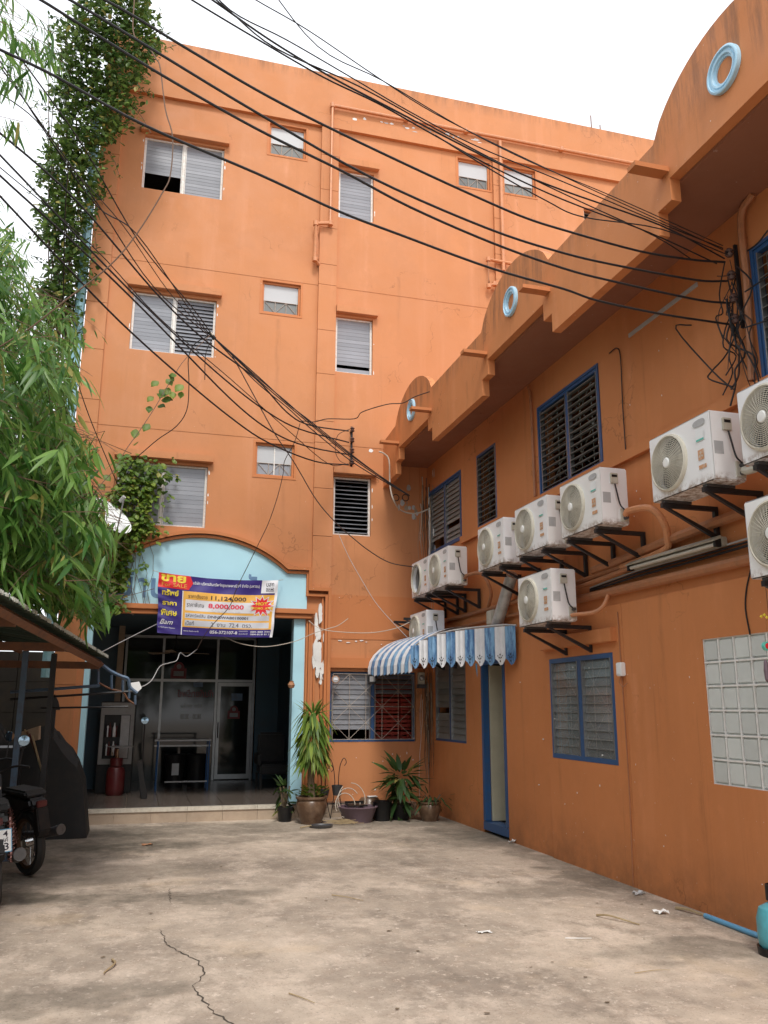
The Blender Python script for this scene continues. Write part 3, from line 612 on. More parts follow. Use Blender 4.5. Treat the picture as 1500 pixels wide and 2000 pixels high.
for k in range(3):
    a = .25+k*2*PI/3; b = M(); c_, s__ = math.cos(a), math.sin(a)
    b.add([(.55+c_*r-s__*w, 15.2+s__*r+c_*w, 2.5+z) for r, w, z in ((.1, -.04, 0), (.58, -.07, -.01), (.58, .07, .01), (.1, .04, .005))]+[(.55+c_*r-s__*w, 15.2+s__*r+c_*w, 2.508+z) for r, w, z in ((.1, -.04, 0), (.58, -.07, -.01), (.58, .07, .01), (.1, .04, .005))], [(0, 1, 2, 3), (7, 6, 5, 4), (0, 1, 5, 4), (1, 2, 6, 5), (2, 3, 7, 6), (3, 0, 4, 7)]); b.build('blade', M_CARD, fan)
# ---- annex ----
AX = thing('annex_building', 'two storey orange annex with scalloped parapet and wall air conditioners, right side', 'building', (4.5, 6, 0))
up1 = (11.72, 13.14, 4.085, 5.11); up2 = (10.35, 11.06, 4.085, 5.17); up3 = (7.59, 9.0, 4.085, 5.17); up4 = (3.6, 5.12, 4.085, 5.17)
lw1 = (7.56, 8.94, 1.06, 2.14); lw2 = (11.65, 13.0, 1.10, 2.3); dor = (10.25, 11.05, .0, 2.25); gb = (4.62, 6.14, 1.01, 2.16)
wall_mesh(TW, (-1, 13.298, 0, 5.66), [up1, up2, up3, up4, lw1, lw2, dor, gb], .18).build('wall', M_ORW, AX)
w2 = M(); w2.box(9.5, 9.7, -1, 13.2, 0, 5.66); w2.box(4.682, 9.5, -1, -.8, 0, 5.66); w2.build('side_wall', M_ORW, AX)
M().box(4.682, 9.49, -.79, 13.28, 2.9, 3.05).build('floor_slab', M_DARK, AX)
M().box(3.815, 9.7, -1, 13.298, 5.662, 5.86).build('roof_slab', M_ORW, AX)
# near wall portion stands slightly proud, with recessed vertical joint
wall_mesh(lambda a, b, c: TW(a, b+.022, c), (7.36, 9.02, .0, 2.60), [lw1], .02).build('wall_panel', M_ORW, AX)
wall_mesh(lambda a, b, c: TW(a, b+.022, c), (-1, 7.352, .0, 2.60), [gb], .02).build('wall_panel', M_ORW, AX)
# parapet: slab profile with arches and hanging panels
XF = 3.72
def ptop():
    P = []
    for k, c in enumerate((.64, 4.32, 8.0, 11.68)):
        P += [(c-.98, 6.05)]+[(c+.90*t, 6.05+.43*(max(0, 1-t*t))**.72) for t in np.linspace(-1, 1, 19)]+[(c+.98, 6.05)]
    return P
bot = []
for a, b in ((-1, -.11), (1.35, 3.57), (5.04, 7.25), (8.72, 10.93), (12.36, 13.298)):
    st = []
    if a > 0: st += [(a, 5.63), (a, 5.44), (a+.18, 5.44), (a+.18, 5.24)]
    else: st += [(a, 5.24)]
    if b < 13: st += [(b-.18, 5.24), (b-.18, 5.44), (b, 5.44), (b, 5.63)]
    else: st += [(b, 5.20)]
    bot += st
poly = [(a, c) for a, c in bot]+[(13.298, 6.0)]+[(a, c) for a, c in ptop()[::-1]]+[(-1, 6.05)]
mm = M()
n = len(poly)
mm.add([(XF, a, c) for a, c in poly]+[(XF+.09, a, c) for a, c in poly], [tuple(range(n)), tuple(range(2*n-1, n-1, -1))]+[(i, (i+1) % n, n+(i+1) % n, n+i) for i in range(n)])
par = mm.build('parapet', M_ORW, AX)
for y in (1.35, 5.04, 8.72, 12.36): M().box(XF-.30, XF-.001, y, y+.11, 5.69, 5.73).build('ledge', M_ORT, AX)
for y in (3.40, 7.08, 10.76): M().box(XF-.30, XF-.001, y, y+.11, 5.69, 5.73).build('ledge', M_ORT, AX)
for c in (.64, 4.32, 8.0, 11.68):
    o = M().lathe([(.168, 0), (.168, -.030), (.160, -.036), (.150, -.036), (.146, -.022), (.130, -.020), (.124, -.030), (.110, -.028), (.104, -.012), (.092, -.012), (.088, 0)], 40, (XF-.0005, c, 6.02), 'X').build('medallion', M_LBLUE, AX, True)
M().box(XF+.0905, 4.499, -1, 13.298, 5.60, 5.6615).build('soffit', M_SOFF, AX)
M(TW).box(-1, 11.63, .001, .06, 3.97, 4.075).build('sill_band', M_ORW, AX)
# pale patched strip under the soffit
p0, p1 = on(0, 4.495, 1362, 555), on(0, 4.495, 1228, 652)
M().box(4.489, 4.499, min(p0[1], p1[1]), max(p0[1], p1[1]), p0[2]-.02, p0[2]+.02).build('bare_strip', M_GREY, AX)
M_LV = glassy('louvre_old', (.30, .29, .27), .3, .25)
louver_window(TW, 1, *up1, 13, 2, AX, M_DBLUE, M_LV, depth=-.03, tilt=.34, missing={(0, 3), (1, 0), (1, 1)}, fw=.035, outer=M_DBLUE)
louver_window(TW, 1, *up2, 13, 1, AX, M_DBLUE, M_LV, depth=-.03, opens={0: 1.25}, fw=.035, grille=True)
louver_window(TW, 1, *up3, 13, 2, AX, M_DBLUE, M_LV, depth=-.03, opens={0: 1.28, 1: 1.28}, fw=.035, grille=True, outer=M_DBLUE)
louver_window(TW, 1, *up4, 12, 2, AX, M_DBLUE, M_LV, depth=-.03, opens={0: 1.0, 1: 1.0}, fw=.035, grille=True, outer=M_DBLUE)
louver_window(TW, 1, *lw1, 11, 2, AX, M_DBLUE, M_CLEAR, depth=-.006, tilt=.24, fw=.05, grille=True, outer=None)
louver_window(TW, 1, *lw2, 12, 2, AX, M_DBLUE, M_FROSTD, depth=-.04, tilt=.24, missing={(1, 4)}, fw=.035, outer=None)
lintel(TW, 7.47, 9.06, 2.24, 2.38, AX, M_ORW, .085)
bk = gb; g0 = M(TW); ny, nz = 8, 6; dy, dz = (bk[1]-bk[0])/ny, (bk[3]-bk[2])/nz
for i in range(ny+1): g0.box(bk[0]+dy*i-.007, bk[0]+dy*i+.007, -.10, .012, bk[2], bk[3])
for j in range(nz+1): g0.box(bk[0], bk[1], -.10, .0135, bk[2]+dz*j-.007, bk[2]+dz*j+.007)
gw = g0.build('glass_block_window', M_GROUT, AX)
bm_ = M()
w_, h_ = dy/2-.007, dz/2-.007
bm_.add([(x, y, z) for x, sc in ((0, .72), (-.02, .80), (-.028, 1.0), (-.10, 1.)) for y, z in ((-w_*sc, -h_*sc), (w_*sc, -h_*sc), (w_*sc, h_*sc), (-w_*sc, h_*sc))], [(0, 1, 2, 3), (12, 15, 14, 13)]+[(4*l+k, 4*l+(k+1) % 4, 4*l+4+(k+1) % 4, 4*l+4+k) for l in range(3) for k in range(4)])
bm_.v = [(-x-.05, y, z) for x, y, z in bm_.v]
bme = bm_.mesh('glass_block', M_BLOCK)
bme2 = M().box(-.03, .05, -w_, w_, -h_, h_).mesh('glass_block', M_BLOCK, bevel=.014)
for i in range(ny):
    for j in range(nz): obj_at('glass_block', bme2, gw, (4.5+.02, bk[0]+dy*(i+.5), bk[2]+dz*(j+.5)))
# doorway: blue frame, open cream door leaf, threshold
df = M(TW); df.box(10.98, 11.048, -.075, .01, .15, 2.24); df.box(10.252, 10.32, -.075, .01, .15, 2.24); df.box(10.32, 10.98, -.075, .01, 2.17, 2.24); df.box(10.253, 11.047, -.175, .012, .04, .14)
dd = df.build('door_frame', M_DBLUE, AX); M(TW).box(10.94, 10.975, -.72, -.078, .15, 2.16).build('door_leaf', M_CREAM, dd)
M(TW).box(10.2, 11.1, -.9, -.18, .001, .12).build('door_step', M_STEP, AX)
rm = M(); rm.box(5.55, 5.6, 9.2, 12.4, 0, 2.88); rm.box(4.69, 5.54, 11.3, 11.4, .0, 2.88); rm.build('inner_wall', M_INT, AX)
# conduits and pipes on the annex
def wall_pipe(name, pts, r, mat, label, cat='pipe', group=None):
    return tag(M(TW).tube(smoothpts(pts, 4) if len(pts) > 2 else pts, r, 8).build(name, mat, None, True), label, cat, group)
wall_pipe('wall_pipe', [(3.5, .06, 3.13), (5.85, .06, 3.08), (7.2, .06, 3.01), (7.8, .05, 2.99)], .045, M_BPIPE, 'thick brown painted pipe above the strip lamp on the annex wall')
wall_pipe('wall_pipe', [(3.5, .05, 2.72), (5.46, .05, 2.72), (7.8, .05, 2.73), (9.0, .05, 2.74)], .045, M_BPIPE, 'thick brown pipe with black cables above it, below the strip lamp')
wall_pipe('wall_pipe', [(7.0, .04, 2.96), (8.7, .04, 2.90), (10, .04, 2.9), (13.28, .04, 2.9)], .028, M_BPIPE, 'thin brown pipe behind the row of air conditioners towards the corner')
wall_pipe('wall_pipe', [(8.7, .035, 2.72), (10, .035, 2.74), (13.28, .035, 2.76)], .022, M_BPIPE, 'thin brown pipe just above the striped awning')
wall_pipe('wall_pipe', [(7.0, .10, 2.90), (8.0, .10, 2.85), (9.5, .1, 2.83)], .022, M_BPIPE, 'brown insulated pipe below the pair of air conditioners beside the silver duct')
for k, (dz_, r) in enumerate(((0, .011), (.03, .009), (.055, .008))):
    wall_pipe('wall_cable', [(4.9, .05, 2.84+dz_), (6.0, .04, 2.82+dz_), (7.0, .04, 2.815+dz_), (7.9, .04, 2.79+dz_*.6)], r, M_RUB if k < 2 else M_GREY, ('lowest black cable', 'middle black cable', 'uppermost grey cable')[k]+' of the three clipped above the thick brown pipe', 'cable', 'cables above the brown pipe')
vp = [(5.0, .05, 5.6), (5.16, .05, 5.48), (5.17, .05, 4.9), (5.22, .05, 4.1)]
wall_pipe('wall_pipe', vp, .03, M_BPIPE, 'brown painted conduit rising beside the cable tangle to the soffit')
wall_pipe('wall_pipe', [(9.2, .03, 5.55), (9.15, .03, 5.3), (9.13, .03, 4.1)], .018, M_BPIPE, 'thin brown conduit left of the wide upper window')
wall_pipe('wall_cable', [tuple(float(v) for v in (on(0, 4.485, *p)[1], .015, on(0, 4.485, *p)[2])) for p in ((1190, 690), (1205, 680), (1212, 700), (1216, 790), (1222, 880))], .006, M_WIREB, 'brown wire with a loose hook running down right of the wide upper window', 'cable')
wall_pipe('wall_cable', [tuple(float(v) for v in (on(0, 4.47, *p)[1], .03, on(0, 4.47, *p)[2])) for p in ((1206, 1195), (1213, 1300), (1222, 1430), (1230, 1560), (1237, 1733))], .006, M_BPIPE, 'thin brown conduit down the wall right of the lower window', 'cable')
wall_pipe('wall_cable', [tuple(float(v) for v in (on(0, 4.47, *p)[1], .03, on(0, 4.47, *p)[2])) for p in ((1467, 1110), (1458, 1150), (1456, 1190), (1465, 1240))], .006, M_RUB, 'black cable hanging from the lowest right air conditioner to the glass blocks', 'cable')
for i, pp in enumerate((((996, 1300), (998, 1360), (1003, 1420), (1005, 1520), (1011, 1640)), ((1008, 1300), (1005, 1370), (1004, 1450), (1007, 1560), (1012, 1640)))):
    tag(M().tube(smoothpts([tuple(on(1, 10.12+.02*i, *p)) for p in pp], 4), .006, 5).build('corner_wire', M_CREAMW, None), ('left', 'right')[i]+' one of two pale wires hanging down the corner beside the blue door', 'wire', 'pale wires by the door')
# meter and junction boxes
def boxthing(name, a0, a1, b1, z0, z1, mat, label, cat, T=TW, extra=None):
    P = T((a0+a1)/2, 0, z0); t = thing(name, label, cat, P); M(T).box(a0, a1, .023, b1, z0, z1).build('housing', mat, t, bevel=.008)
    M(T).box(a0+.02, a1-.02, b1, b1+.008, z0+.02, z1-.02).build('lid', mat, t, bevel=.003); return t
boxthing('junction_box', 10.36, 10.58, .10, 2.66, 2.86, M_ACB, 'cream junction box on the wall above the striped awning', 'junction box')
t = boxthing('bell_box', 7.33, 7.42, .08, 1.90, 2.03, M_STK, 'small white box with wire loop right of the lower blue window', 'box'); M(TW).tube(smoothpts([(7.38, .05, 1.9), (7.40, .06, 1.84), (7.34, .06, 1.8), (7.28, .05, 1.83)], 4), .006, 5).build('wire_loop', M_BPIPE, t)
# silver duct
dx = M(); q0, q1 = on(0, 4.36, 1000, 1122), on(0, 4.40, 969, 1226)
dct = M().tube([tuple(q0), tuple(q1)], .075, 12).build('air_duct', M_SILV, None, True); tag(dct, 'ribbed silver duct slanting from the air conditioner down to the awning', 'duct')
# strip lamp
lt = thing('strip_lamp', 'dirty beige fluorescent strip lamp fixed on the annex wall between two brown pipes', 'lamp', (4.4, 6.35, 2.9))
M(TW).box(5.68, 7.0, .04, .10, 2.87, 2.945).build('housing', M_LAMP, lt, bevel=.008); 
M(TW).add([(a, b, c) for a in (5.68, 7.0) for b, c in ((.10, 2.955), (.17, 2.915), (.165, 2.905), (.10, 2.93))], [(0, 1, 2, 3), (7, 6, 5, 4), (0, 1, 5, 4), (1, 2, 6, 5), (2, 3, 7, 6), (3, 0, 4, 7)]).build('reflector', M_LAMP, lt)
M(TW).tube([(5.72, .13, 2.885), (6.96, .13, 2.885)], .018, 10).build('tube_light', M_TUBE, lt, True)
for a in (5.70, 6.98): M(TW).box(a-.015, a+.015, .10, .155, 2.86, 2.925).build('end_cap', M_BLK, lt)
for a in (5.9, 6.75): M(TW).box(a-.02, a+.02, .023, .04, 2.88, 2.95).build('bracket', M_LAMP, lt)
# ------------------------------------------------------------------ air conditioners
def make_ac():
    t = thing('air_conditioner', 'x', 'air conditioner', (0, 0, 0), 'air conditioner units along the annex wall')
    Ln, Dp, Hh = .80, .285, .54
    b = M(); fy, fz, fr_ = .53, .27, .222
    # body as a bevelled shell with a round hole in front
    N = 32; ring = [(fy+fr_*math.cos(2*PI*k/N), fz+fr_*math.sin(2*PI*k/N)) for k in range(N)]
    body = M().box(.006, Dp, 0, Ln, 0, Hh)
    body.f = [f for f in body.f if f != (0, 1, 3, 2)]
    sh_ = body.build('body', M_AC, t, bevel=.012, bseg=3)
    # front panel with round hole
    fp = M(); N4 = 32; sqp = []
    for k in range(N4):
        a = 2*PI*k/N4; ca, sa = math.cos(a), math.sin(a)
        ty = (Ln-.008-fy)/ca if ca > 1e-6 else ((fy-.008)/-ca if ca < -1e-6 else 9); tz = (Hh-.008-fz)/sa if sa > 1e-6 else ((fz-.008)/-sa if sa < -1e-6 else 9)
        rr = min(ty, tz); sqp.append((fy+ca*rr, fz+sa*rr))
    corners = [(.008, .008), (.008, Hh-.008), (Ln-.008, .008), (Ln-.008, Hh-.008)]
    for c in corners:
        k = min(range(N4), key=lambda i: math.hypot(sqp[i][0]-c[0], sqp[i][1]-c[1])); sqp[k] = c
    vs = []
    for (y, z), (y2, z2) in zip(sqp, ring): vs += [(0.002, y, z), (0.0, y2, z2), (.05, fy+(y2-fy)*.97, fz+(z2-fz)*.97), (.010, y, z)]
    fs = []
    for k in range(N4):
        a, c = 4*k, 4*((k+1) % N4); fs += [(a, c, c+1, a+1), (a+1, c+1, c+2, a+2), (a+3, c+3, c, a)]
    fp.add(vs, fs); fp.build('front_panel', M_AC, t)
    # bezel, grille, hub
    M().lathe([(fr_+.012, .0), (fr_+.010, -.022), (fr_-.006, -.03), (fr_-.014, -.012), (fr_-.012, .0)], 40, (0, fy, fz), 'X').build('fan_bezel', M_GR, t, True)
    gl_ = M()
    for r in np.linspace(.06, fr_-.012, 12): 
        gl_.lathe([(r-.0019, -.026-.012*(1-r/fr_)), (r+.0019, -.026-.012*(1-r/fr_)), (r+.0019, -.021-.012*(1-r/fr_)), (r-.0019, -.021-.012*(1-r/fr_))], 36, (0, fy, fz), 'X', True)
    for k in range(36):
        a = 2*PI*k/36; gl_.tube([(-.034, fy+.04*math.cos(a), fz+.04*math.sin(a)), (-.03, fy+.14*math.cos(a+.05), fz+.14*math.sin(a+.05)), (-.022, fy+(fr_-.01)*math.cos(a+.08), fz+(fr_-.01)*math.sin(a+.08))], .0017, 3)
    gl_.build('fan_grille', M_GR, t)
    M().lathe([(0, -.044), (.035, -.042), (.043, -.034), (.043, -.024)], 20, (0, fy, fz), 'X').build('fan_hub', M_HUB, t, True)
    bl = M().lathe([(0, .03), (.05, .03), (.05, .08), (0, .08)], 12, (0, fy, fz), 'X')
    for k in range(4):
        a = k*PI/2+.3; bl.add([(.04, fy+.05*math.cos(a), fz+.05*math.sin(a)), (.045, fy+.2*math.cos(a-.2), fz+.2*math.sin(a-.2)), (.09, fy+.2*math.cos(a+.7), fz+.2*math.sin(a+.7)), (.07, fy+.05*math.cos(a+.9), fz+.05*math.sin(a+.9))], [(0, 1, 2, 3)])
    bl.build('fan_blades', M_MUFF, t)
    M().box(.1, .105, fy-.24, fy+.24, .03, .51).build('fan_shroud', M_DARK, t)
    # marks on the front: grey oval where the badge was, white sticker, orange glue residue
    ov = [(.13+.075*(abs(math.cos(a))**.6)*(1 if math.cos(a) > 0 else -1), .475+.028*math.sin(a)) for a in np.linspace(0, 2*PI, 20, endpoint=False)]
    q = M(); q.add([(-.0035, y, z) for y, z in ov], [tuple(range(20))]); q.build('badge_patch', M_GREY, t)
    q = M(); q.add([(-.0035, y, z) for y, z in ((.08, .33), (.175, .33), (.175, .425), (.08, .425))], [(0, 1, 2, 3)]); st = q.build('white_sticker', M_STK, t)
    q = M(); q.add([(-.0055, y, z) for y, z in ((.082, .334), (.173, .334), (.173, .348), (.082, .348))], [(0, 1, 2, 3)]); q.build('sticker_line', M_STKG, st)
    q = M(); q.add([(-.0035, y, z) for y, z in ((.095, .185), (.165, .185), (.165, .265), (.095, .265))], [(0, 1, 2, 3)]); e = q.build('emblem_residue', M_EMB, t)
    c0 = (.13, .222); q = M()
    for a in (PI/2, PI/2+2*PI/3, PI/2+4*PI/3):
        ux, uz = math.cos(a), math.sin(a); px, pz = -uz, ux
        q.add([(-.0055, c0[0]+ux*l+px*w, c0[1]+uz*l+pz*w) for l, w in ((.002, 0), (.018, .0095), (.034, 0), (.018, -.0095))], [(0, 1, 2, 3)])
    q.build('emblem_mark', M_EMB2, e)
    q = M(); q.add([(-.0035, y, z) for y, z in ((.075, .115), (.165, .115), (.165, .145), (.075, .145))], [(0, 1, 2, 3)]); q.build('name_residue', M_EMB, t)
    # near side: service handle, valves, cable
    M().box(.10, .18, -.018, -.001, .385, .485).build('handle_cover', M_ACB, t, bevel=.005)
    M().box(.112, .168, -.020, -.0185, .445, .468).build('handle_recess', M_BLK, t)
    M().box(.19, .27, -.012, -.001, .03, .15).build('valve_plate', M_ACB, t)
    for z in (.12, .06): M().tube([(.23, -.01, z), (.23, -.055, z)], .017, 8).build('valve', M_MUFF, t, True)
    M().tube(smoothpts([(.14, -.02, .38), (.15, -.035, .28), (.17, -.04, .18), (.20, -.045, .14), (.235, -.04, .12)], 4), .007, 6).build('power_cable', M_RUB, t, True)
    M().box(.02, .10, -.0015, -.0008, .2, .3).build('rating_plate', M_GREY, t)
    for y in (.12, .66): M().box(.02, .27, y, y+.05, -.022, -.001).build('foot', M_MUFF, t)
    return t
def make_bracket():
    t = thing('wall_bracket', 'x', 'bracket', (0, 0, 0), 'black iron brackets under the air conditioners')
    for y in (.12, .66):
        o = M(); o.box(.0, .52, y+.005, y+.04, -.062, -.024); o.box(.485, .52, y+.005, y+.04, -.30, -.062)
        a = [(.02, -.062), (.06, -.062), (.485, -.255), (.485, -.295)]
        o.add([(x, yy, z) for yy in (y+.006, y+.037) for x, z in a], [(0, 1, 2, 3), (7, 6, 5, 4), (0, 1, 5, 4), (1, 2, 6, 5), (2, 3, 7, 6), (3, 0, 4, 7)])
        o.build('bracket_frame', M_BLACK, t)
    return t
ac0, br0 = make_ac(), make_bracket()
ACS = [(11.72, 3.245, 'fan grille missing, far end of the upper row'), (10.86, 3.245, 'whole and beside the one that lost its grille'),
       (8.97, 3.245, 'first of the upper trio, above the silver duct'), (7.85, 3.245, 'middle of the trio below the wide upper window'), (6.75, 3.245, 'nearest of the upper trio, thick pipe bending from its side'),
       (5.14, 3.245, 'large, above the strip lamp'), (4.03, 3.26, 'uppermost, cut by the right edge, beside the cable tangle'),
       (11.82, 2.46, 'half hidden behind the striped awning'), (7.82, 2.46, 'directly above the blue framed lower window'), (4.06, 2.46, 'cut by the right edge, above the glass blocks')]
for i, (y, z, lb) in enumerate(ACS):
    a = ac0 if i == 0 else copy_tree(ac0); a.location = (3.97, y, z); a['label'] = 'white air conditioner, '+lb
    b = br0 if i == 0 else copy_tree(br0); b.location = (3.97, y, z); b['label'] = 'black bracket under the unit '+lb
    if i == 0: first = a
for ch in list(first.children):
    if ch.name.split('.')[0] in ('fan_grille', 'fan_hub', 'fan_blades'): D.objects.remove(ch)
# copying happened from the first one: units keep their own grille
b = copy_tree(br0); b.location = (3.86, 12.45, 2.98); b['label'] = 'empty black bracket without any unit, at the inner corner'
wall_pipe('refrigerant_pipe', [(6.72, .30, 3.33), (6.66, .30, 3.36), (6.45, .22, 3.34), (6.38, .14, 3.2), (6.40, .1, 3.05), (6.5, .08, 2.97), (7.2, .08, 2.93)], .032, M_OPIPE, 'wrapped orange pipe bending down from the last unit of the upper trio')
wall_pipe('refrigerant_pipe', [(7.8, .32, 2.52), (7.7, .3, 2.52), (7.55, .2, 2.53), (7.5, .12, 2.6), (7.5, .06, 2.72)], .02, M_OPIPE, 'thin orange pipe from the unit above the blue lower window')
wall_pipe('refrigerant_pipe', [(10.83, .3, 3.33), (10.7, .3, 3.36), (10.45, .2, 3.34), (10.4, .1, 3.1), (10.6, .06, 2.92)], .024, M_BPIPE, 'brown pipe from the second unit curling down to the wall pipe')
wall_pipe('refrigerant_pipe', [(5.1, .3, 3.32), (5.0, .3, 3.3), (4.6, .2, 3.34), (4.2, .1, 3.3)], .03, M_ACB, 'dirty insulated pipe behind the large unit near the right edge')

# ------------------------------------------------------------------ awning
aw = thing('striped_awning', 'curved blue and white striped metal awning with scalloped edge over the door', 'awning', (4.0, 11.5, 2.1))
A_, B_, C_ = np.array((4.47, 9.78)), np.array((3.60, 11.36)), np.array((3.46, 13.24))
def scal(k, nn=5):   # scalloped bottom edge
    return [(-.5, .0), (-.35, -.025), (-.15, -.07), (0, -.085), (.15, -.07), (.35, -.025), (.5, 0)]
NE = 11
ed = (B_-A_)/NE
for k in range(NE):
    c = A_+ed*(k+.5); s = (k+.5)/NE
    ztop = 2.13+.45*(max(0, 1-(s*.92)**4))**.5+.02
    d = ed/np.linalg.norm(ed); w = np.linalg.norm(ed)*.98; nrm = np.array((-d[1], d[0])); nrm = -nrm if nrm[1] > 0 else nrm
    vs = []; prof = scal(0)
    for a, zz in prof:
        rib = .012*math.cos(a*2*PI*2)
        p = c+d*a*w+nrm*(rib+.015)
        vs += [(p[0], p[1], 2.20+zz), (p[0], p[1], ztop if True else 0)]
    n2 = len(prof); fs = [(2*i, 2*i+2, 2*i+3, 2*i+1) for i in range(n2-1)]
    vs2 = [(x-nrm[0]*.004, y-nrm[1]*.004, z) for x, y, z in vs]; fs2 = [tuple(j+len(vs) for j in f) for f in fs]
    p = M().add(vs+vs2, fs+fs2).build('awning_panel', M_AWW if k % 2 else M_AWB, aw)
    hl = M()
    for hx, hz, hr in ((0, 2.168, .010), (-.10, 2.215, .009), (.10, 2.215, .009), (0, 2.205, .006), (0, 2.25, .010), (-.22, 2.235, .007), (.22, 2.235, .007)):
        q = c+d*hx*w+nrm*(.030)
        hl.add([(q[0]+d[0]*hr*math.cos(t), q[1]+d[1]*hr*math.cos(t), hz+hr*1.3*math.sin(t)) for t in np.linspace(0, 2*PI, 8, endpoint=False)], [tuple(range(8))])
    hl.build('punched_hole', M_DARK, p)
NS = 13; sd_ = (C_-B_)/NS
for k in range(NS):
    c0, c1 = B_+sd_*k, B_+sd_*(k+.97); vs = []; TT = np.linspace(-.1, 1.0, 10)
    for j, t_ in enumerate(TT):
        th = max(0, t_)*PI/2
        for c in (c0, (c0+c1)/2, c1):
            wx = 4.47-c[0]; x = 4.47-wx*math.cos(th) - (.02 if c is not c0 and c is not c1 else 0)*1; z = 2.18+.55*math.sin(th)+(t_*.9 if t_ < 0 else 0)
            if t_ < 0 and c is not c0 and c is not c1: z -= .03
            vs.append((x, c[1], z))
    fs = [(3*j+i, 3*j+i+1, 3*j+i+4, 3*j+i+3) for j in range(len(TT)-1) for i in range(2)]
    vs2 = [(x+.004, y, z-.003) for x, y, z in vs]; fs2 = [tuple(q+len(vs) for q in f) for f in fs]
    M().add(vs+vs2, fs+fs2).build('awning_panel', M_AWB if k % 2 else M_AWW, aw)
M().tube([(A_[0], A_[1], 2.60)]+[tuple((*(A_+(B_-A_)*s), 2.15+.45*(max(0, 1-(s*.93)**4))**.5+.02)) for s in np.linspace(.1, 1, 10)]+[(B_[0], B_[1], 2.2)], .013, 6).build('edge_trim', M_SILV, aw)
M().tube([(3.62, 11.36, 2.22), (3.50, 13.2, 2.22), (4.44, 13.2, 2.22)], .012, 6).build('support_rail', M_RUST, aw)
M().tube([(4.44, 9.9, 2.24), (3.64, 11.34, 2.24), (4.46, 11.6, 2.24)], .012, 6).build('support_rail', M_RUST, aw)
bt = on(1, 11.2, 930, 1296); bb = on(1, 11.2, 934, 1325)
tag(M().tube([tuple(bt), tuple(bb)], .014, 8).build('hanging_tube', M_BPVC, None, True), 'short blue tube hanging under the awning in front of the door', 'tube')
fl = thing('flood_lamp', 'small black flood lamp hanging below the left end of the awning', 'lamp', tuple(on(1, 13.0, 731, 1338)))
pf = on(1, 13.0, 731, 1325); M().box(pf[0]-.10, pf[0]+.03, 12.98, 13.04, pf[2]-.09, pf[2]+.06).build('housing', M_BLACK, fl, bevel=.01); M().box(pf[0]-.08, pf[0]+.01, 12.974, 12.979, pf[2]-.05, pf[2]+.03).build('lens', M_DIMW, fl); M().tube([(pf[0]-.03, 13.0, pf[2]+.06), (pf[0], 13.05, 2.2)], .008).build('arm', M_BLACK, fl)
oc = on(1, 13.2, 655, 1327); ot = thing('octagon_plaque', 'small octagonal plaque with tan rim hung at the upper left of the barred window', 'plaque', tuple(oc))
def ngon(c, r, n, y0, y1, a0=0): return M().prism([(c[0]+r*math.cos(a0+2*PI*k/n), c[2]+r*math.sin(a0+2*PI*k/n)) for k in range(n)], y0, y1)
ngon(oc, .065, 8, 13.18, 13.21, PI/8).build('rim', M_TERRA, ot); ngon(oc, .05, 8, 13.174, 13.1795, PI/8).build('face', M_GREY, ot); M().box(oc[0]-.03, oc[0]+.03, 13.170, 13.1735, oc[2]-.012, oc[2]+.022).build('print', M_BWHT, ot)
mt = thing('electric_meter', 'round glass electric meter with wires under the awning, between two windows', 'electric meter', tuple(on(1, 13.2, 824, 1345)))
pm = on(1, 13.2, 824, 1328); M().box(pm[0]-.05, pm[0]+.05, 13.2, 13.28, pm[2]-.1, pm[2]+.12).build('back_plate', M_ACB, mt, bevel=.006); M().lathe([(0, -.05), (.04, -.04), (.048, 0)], 16, (pm[0], 13.2, pm[2]+.03), 'Y').build('dial', M_ALU, mt, True); M().box(pm[0]-.07, pm[0]+.07, 13.17, 13.26, pm[2]-.13, pm[2]-.07).build('terminal', M_MUFF, mt)
hp = on(1, 13.0, 569, 1338); hpt = thing('hanging_jar', 'tiny terracotta jar hanging beside the blue entrance pillar', 'jar', tuple(hp)); M().lathe([(0, -.05), (.04, -.04), (.055, 0), (.04, .035), (.03, .04), (.036, .06)], 16, tuple(hp)).build('jar', M_TERRA, hpt, True); M().tube([(hp[0], hp[1], hp[2]+.05), (hp[0], hp[1], 2.93)], .002, 3).build('string', M_WIREB, hpt)

# red crates inside the barred window
cm = M(); cm.box(-.24, .24, -.16, .16, 0, .03); 
for a in (-.24, .22): cm.box(a, a+.02, -.16, .16, .03, .24)
for j in range(3):
    z = .05+j*.068; cm.box(-.22, .22, -.165, -.145, z, z+.045); cm.box(-.22, .22, .145, .16, z, z+.045)
for x in (-.12, 0, .12): cm.box(x-.01, x+.01, -.163, -.145, .03, .24)
cme = cm.mesh('bottle_crate', M_RED)
for j, nm in enumerate(('lowest', 'second lowest', 'second highest', 'topmost')):
    for i, x in enumerate((3.78, 4.02+.25)):
        o = obj_at('bottle_crate', cme, None, (3.86 if i == 0 else 4.36, 13.78, .98+j*.262)); tag(o, f'red plastic bottle crate, {nm} of the {("left","right")[i]} stack behind the barred window', 'crate', 'red bottle crates behind the window')
M().box(3.4, 4.7, 13.6, 14.0, .4, .975).build('shelf', M_DARK, HB)

